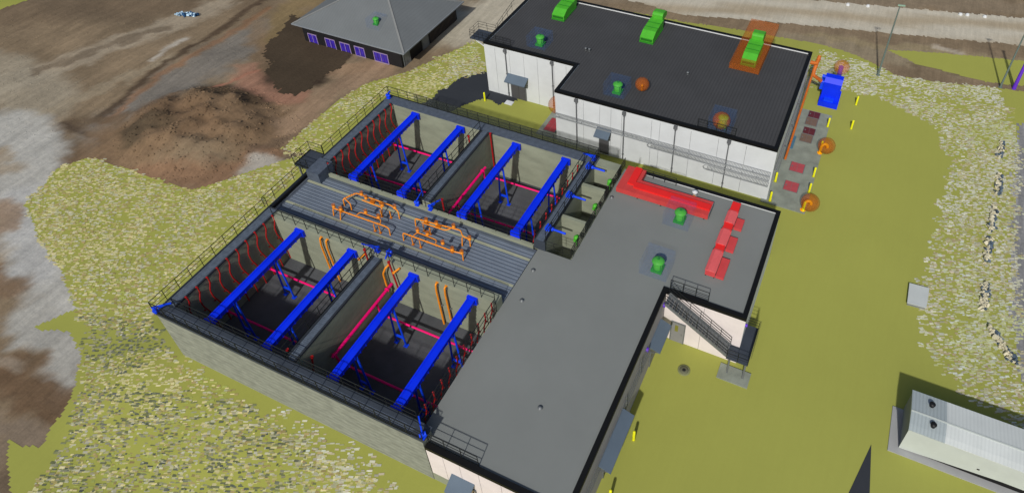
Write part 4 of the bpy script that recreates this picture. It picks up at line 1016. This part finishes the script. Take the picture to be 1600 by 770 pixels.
for y, a in ((47.85,'upper'),(45.0,'lower')):
    hatch(37.0,y,.55,.5,HD,'dark maroon hatch on the apron, %s of the two beside the orange pipe'%a)
    hatch(36.95,y-1.25,.55,.58,HG,'brown slotted grille just below the %s dark maroon hatch'%a)
hatch(36.95,39.1,.62,.62,HP,'rose red hatch on the apron, upper of the two pale ones')
hatch(36.95,36.3,.62,.62,HP,'rose red hatch on the apron, lower of the two pale ones')
hatch(12.7,35.4,.6,1.0,mat('wine_hatch', (150,56,64), .6, .12, 2),'red hatch on the concrete in the corner of the white building')
ball(12.5,36.9,.55,.95,'translucent orange ball half hidden in the corner of the white building')
tag(MB().box(35.55,36.0,41.6,43.6,-.998,-.9).build('sump_cover', mat('blue_grey_cover',(70,108,128),.5,.1,2), at=(35.8,42.6,-1)), 'blue grey cover strip on the apron under the orange pipe', 'cover')

# blue machine
gm = thing('blue_scrubber', (38,52.5,-1.1), 'big blue machine with a stubby exhaust beside the right wall', 'machine')
MB().box(37.0,39.0,49.8,52.4,-1.1,-.45).build('skid', BLUE, gm)
MB().extr([(50.45,-.447),(50.45,1.55),(50.85,2.0),(51.45,2.08),(51.45,1.6),(52.3,1.5),(52.3,-.447)], 'X', 37.08,38.86).build('housing', BLUE, gm)
MB().box(37.45,38.45,49.95,50.445,-.447,-.25).build('service_step', BLUE2, gm)
MB().tube([(38.3,51.95,1.55),(38.3,51.95,2.9)], .24, 16).build('exhaust', mat('exhaust_violet',(64,64,196),.45,.08,1), gm)
MB().box(36.75,37.077,50.7,51.9,.4,1.3).build('side_pipework', BLUE2, gm)
MB().tube([(36.72,51.2,1.75),(37.1,51.2,1.75)], .2, 14).build('valve_wheel', BLUE2, gm)
MB().tube([(36.76,50.75,1.35),(37.07,50.75,1.35)], .17, 14).build('valve_wheel', BLUE2, gm)
MB().box(37.06,38.88,51.46,51.52,1.50,1.66).build('seam', BLUE2, gm)
ball(38.35,51.95,2.85,.80,'translucent orange ball round the exhaust of the blue machine')
t = thing('orange_duct', (35.8,44,2), 'long orange duct running along the right wall to the blue machine', 'duct')
OD = mat('orange_duct_paint', (186,98,34), .6, .16, 2)
MB().tube([(35.72,38.6,.1),(35.72,41.5,.55),(35.72,46,1.5),(35.75,50.3,2.6)], .11, 12).build('duct', OD, t)
MB().tube([(35.24,50.7,3.4),(35.8,50.7,3.4),(35.95,51.4,3.6)], .22, 12).build('upper_branch', OD, t)
MB().tube([(35.95,51.5,3.9),(35.8,50.3,2.7),(35.85,50.0,2.4),(36.9,50.9,1.2)], .19, 12, bend=.3).build('elbow', OD, t)
m = MB()
for y, z in ((40.5,.35),(43.2,.9),(46,1.5),(48.6,2.1)): m.box(35.24,35.8,y-.04,y+.04,z-.26,z-.2)
m.build('bracket', STEEL, t)
t = thing('wall_grating', (35.5,42,1.5), 'grey grating walkway strip along the top of the right wall', 'walkway')
m = MB()
for x in (35.28,35.62): m.bar((x,34.2,2.3),(x,49.8,2.3),.04,.09)
m.build('side_rail', STEEL, t)
m = MB()
for i in range(100): y = 34.3+i*.155; m.box(35.3,35.6,y,y+.03,2.29,2.31)
m.build('rungs', STEEL, t)
# poles
def pole(x, y, H, m, label, r=.09):
    z = hgt(x,y)
    t = thing('light_pole', (x,y,z), label, 'pole')
    MB().tube([(x,y,z-.2),(x,y,z+H)], [r*1.25,r*.7], 12).build('mast', m, t)
    MB().lathe((x,y,z), [(.22,0),(.22,.06)], 14).build('base_flange', m, t)
    return t
t = pole(42.25,58.05,8.9,mat('pole_green_grey',(98,112,108),.5,.08,2),'tall slim grey lamp pole beyond the charcoal roof and blue machine')
MB().bar((42.05,58.05,7.83),(42.75,58.05,7.9),.18,.1).build('lamp_head', mat('lamp_head',(140,170,150),.4,.1,2), t)
t = pole(54.75,61.05,8.6,MATS['pole_green_grey'],'tall slim grey lamp pole near the right edge, left of the purple pole')
MB().bar((54.5,61.05,7.55),(55.2,61.05,7.6),.18,.1).build('lamp_head', MATS['lamp_head'], t)
t = pole(56.1,61.35,6.5,PURP,'thick purple pole at the right edge of the picture',.17)
MB().lathe((56.1,61.35,5.4),[(.2,0),(.2,.1)],12).build('cap', PURP, t)
# cover and cabinet lid
t = thing('manhole', (33.65,14.3,-1.1), 'round dark manhole in the olive yard near the outside stair', 'manhole')
MB().lathe((33.65,14.3,-1.085), [(.46,0),(.46,.035),(.36,.04)], 24).build('ring', mat('manhole_ring',(118,122,84),.8,.1,2), t)
MB().lathe((33.65,14.3,-1.043), [(.34,0),(.34,.01),(.16,.014)], 20).build('lid', mat('manhole_lid',(96,98,78),.8,.1,2), t)
MB().lathe((33.65,14.3,-1.028), [(.13,0),(.13,.015),(.05,.02)], 14).build('boss', RAIL, t)
t = thing('cabinet', (48.6,27.9,-1.1), 'pale grey flat cabinet lying at the edge of the field on the right', 'cabinet')
q = [(47.95,26.85),(49.25,26.95),(49.35,28.95),(47.95,28.85)]
MB().prism(q,-1.1,-.82).build('box', mat('cabinet_side',(120,124,126),.6,.08,1), t)
MB().prism([(47.9,26.8),(49.3,26.9),(49.4,29.0),(47.9,28.9)],-.817,-.76).build('lid', mat('cabinet_lid',(180,186,184),.6,.05,1), t)
tag(MB().box(6.0,6.9,36.95,37.6,-1.42,-1.33).build('door_pad', WHITE, at=(6.4,37.3,-1.4)), 'small white pad on the ground in front of the double door', 'pad')

# ------------------------------------------------------------------ shed at lower right
SW = mat('shed_white', (200,208,203), .6, .06, .7, k=1.25); SR = striped(mat('shed_roof', (196,202,200), .6, .07, .5, k=1.0), 'X', .22, .010, .06)
SD = striped(mat('shed_roof_new', (150,160,162), .5, .07, .5, k=.9), 'X', .22, .015, .12)
sh = thing('long_shed', (55,16,-1.1), 'long white metal shed with a ribbed low gable roof in the lower right', 'shed')
ya, ym, yb_ = 14.60, 15.85, 17.50; X0, X1 = 48.45, 68; ze, zr_ = 1.55, 1.72
SG = mat('shed_grey_end', (104,112,122), .5, .06, 1)
MB().box(X0+.05,X1,ya+.05,yb_-.05,-.40,ze-.03).build('wall', SW, sh)
MB().box(X0,X0+.048,ya+.02,yb_-.02,-.75,ze-.03).build('end_wall', SG, sh)
fwm = MB(); fp = [(X0-.02,-.95),(54.5,-.42),(X1,-.42),(X1,ze-.05),(X0-.02,ze-.05)]
fwm._add([(a,ya,b) for a,b in fp]+[(a,ya+.048,b) for a,b in fp], [(0,1,2,3,4),(9,8,7,6,5)]+[(i,(i+1)%5+0,(i+1)%5+5,i+5)[::-1] for i in range(5)])
fwm.build('front_wall', SW, sh)
MB().box(X0+.06,X1,ya+.10,yb_-.1,-1.02,-.403).build('skirting', BLACK, sh)
rx = 50.55
for (xa, xb, mm) in ((X0-.06,rx-.003,SD),(rx,X1,SR)):
    MB().extr([(ya-.06,ze),(ya+.35,ze+.10),(ym,zr_+.06),(yb_+.05,ze),(yb_+.05,ze-.05),(ya-.06,ze-.05)], 'X', xa, xb).build('roof', mm, sh)
MB().box(X0-.06,X1,ym-.05,ym+.05,zr_+.05,zr_+.085).build('ridge_cap', SW, sh)
for (x, y) in ((49.6,16.75),(49.75,15.3)):
    MB().lathe((x,y,ze+.02+(.06 if y > 16 else .09)), [(.15,0),(.15,.22),(.19,.24),(.19,.30),(.05,.34)], 16).build('roof_vent', mat('vent_black',(22,22,24),.5,.1,2), sh)
MB().box(52.9,53.05,ya-.03,ya-.003,-.05,.05).build('wall_box', BLACK, sh)
MB().box(X0-.65,X1,ya-.42,yb_+.05,-1.3,-1.0).build('base_slab', mat('slab_grey',(152,154,154),.8,.07,.8), sh)

# ------------------------------------------------------------------ pavilion, upper left
pv = thing('hip_roof_house', (-8,38.1,-1.4), 'black walled house with a grey hip roof and purple windows, upper left', 'house')
BW = mat('black_boards', (26,26,30), .6, .15, 1)
px0, px1, py0, py1 = -22.3, -8.0, 38.1, 49.8
MB().box(px0,px1,py0,py1,-2.0,1.02).build('wall', BW, pv)
ex0, ex1, ey0, ey1, ez = -23.0, -6.95, 37.5, 50.1, 1.1
GRF = striped(mat('grey_hip_roof', (112,117,119), .85, .07, .3, k=1.2), 'X', .35, .006, .06)
rs = 20; hgt_r = .46*(ey1-ey0)/2; cyv = (ey0+ey1)/2; dxr = (ey1-ey0)/2
mb = MB()
A = (ex0,ey0,ez+.16); B = (ex1,ey0,ez+.16); Cc = (ex1,ey1,ez+.16); Dd = (ex0,ey1,ez+.16)
E1 = (ex0+dxr,cyv,ez+.16+hgt_r); E2 = (ex1-dxr,cyv,ez+.16+hgt_r)
mb._add([A,B,Cc,Dd,E1,E2],[(0,1,5,4),(1,2,5),(2,3,4,5),(3,0,4),(3,2,1,0)])
mb.build('roof', GRF, pv)
rp = MB()
for a, b in ((A,E1),(B,E2),(Cc,E2),(Dd,E1),(E1,E2)): rp.bar((a[0],a[1],a[2]+.02),(b[0],b[1],b[2]+.02),.22,.06)
rp.build('ridge_caps', mat('ridge_cap_grey', (126,128,127), .7, .05, 1), pv)
EV = mat('eave_board', (104,108,114), .7, .05, 1)
MB().box(ex0,ex1,ey0,ey1,ez,ez+.158).build('eave', EV, pv)
MB().box(ex0-.10,ex1+.10,ey0-.10,ey0-.003,ez+.04,ez+.19).box(ex1+.003,ex1+.10,ey0,ey1+.1,ez+.04,ez+.19).build('gutter', mat('gutter_grey',(124,130,136),.5,.05,1), pv)
WG = striped(mat('purple_window_glass', (58,40,158), .25, .35, 1.4, spec=.6), 'X', .42, .002, .35)
FR = mat('mauve_frame', (150,132,168), .5, .05, 1)
for a, b in ((-21.55,-20.35),(-18.95,-17.6),(-16.75,-15.4),(-14.6,-13.3),(-11.85,-9.95)):
    wn = MB().box(a,b,py0-.035,py0-.003,-1.28,-.12).build('window', WG, pv)
    MB().box(a-.08,a-.003,py0-.07,py0-.003,-1.36,-.04).box(b+.003,b+.08,py0-.07,py0-.003,-1.36,-.04).box(a,b,py0-.07,py0-.003,-.117,-.04).box(a-.08,b+.08,py0-.10,py0-.003,-1.44,-1.363).box((a+b)/2-.03,(a+b)/2+.03,py0-.06,py0-.038,-1.28,-.12).build('frame', FR, wn)
door(pv, 38.5,39.6,px1,-1.75,.15,mat('house_door',(122,124,124),.6,.08,1),facing='+X')
door(pv, 42.2,43.4,px1,-1.75,.2,MATS['house_door'],facing='+X')
m = MB()
for i in range(22): y = 43.9+i*.26; m.box(px1+.003,px1+.06,y,y+.10,-1.7,.95)
m.build('wall_slats', mat('brown_slats',(74,66,62),.7,.15,2), pv)
t = fan(-12.3,40.1,ez+.16+.46*2.6-.12,'small green roof fan on the grey hip roof of the black walled house', .8)
zone(-12.3,40.2,ez+1.0,ez+2.2,.9,.9,'faint translucent blue box round the fan on the hip roof')
# small white stones beyond the road
for (x, y, lb) in ((36.9,72.4,'leftmost small white marker stone beyond the dirt road'),(39.3,73.1,'second small white marker stone beyond the dirt road'),
    (50.2,75.6,'third small white marker stone beyond the dirt road'),(51.0,75.8,'fourth small white marker stone beyond the dirt road'),(53.0,76.2,'rightmost small white marker stone beyond the dirt road')):
    q = MB(); q.lathe((x,y,-1.15), [(.2,0),(.26,.12),(.2,.3),(.08,.38)], 7, smooth=False)
    tag(q.build('marker_stone', WHITE, at=(x,y,-1.1)), lb, 'stone', 'white marker stones beyond the road')
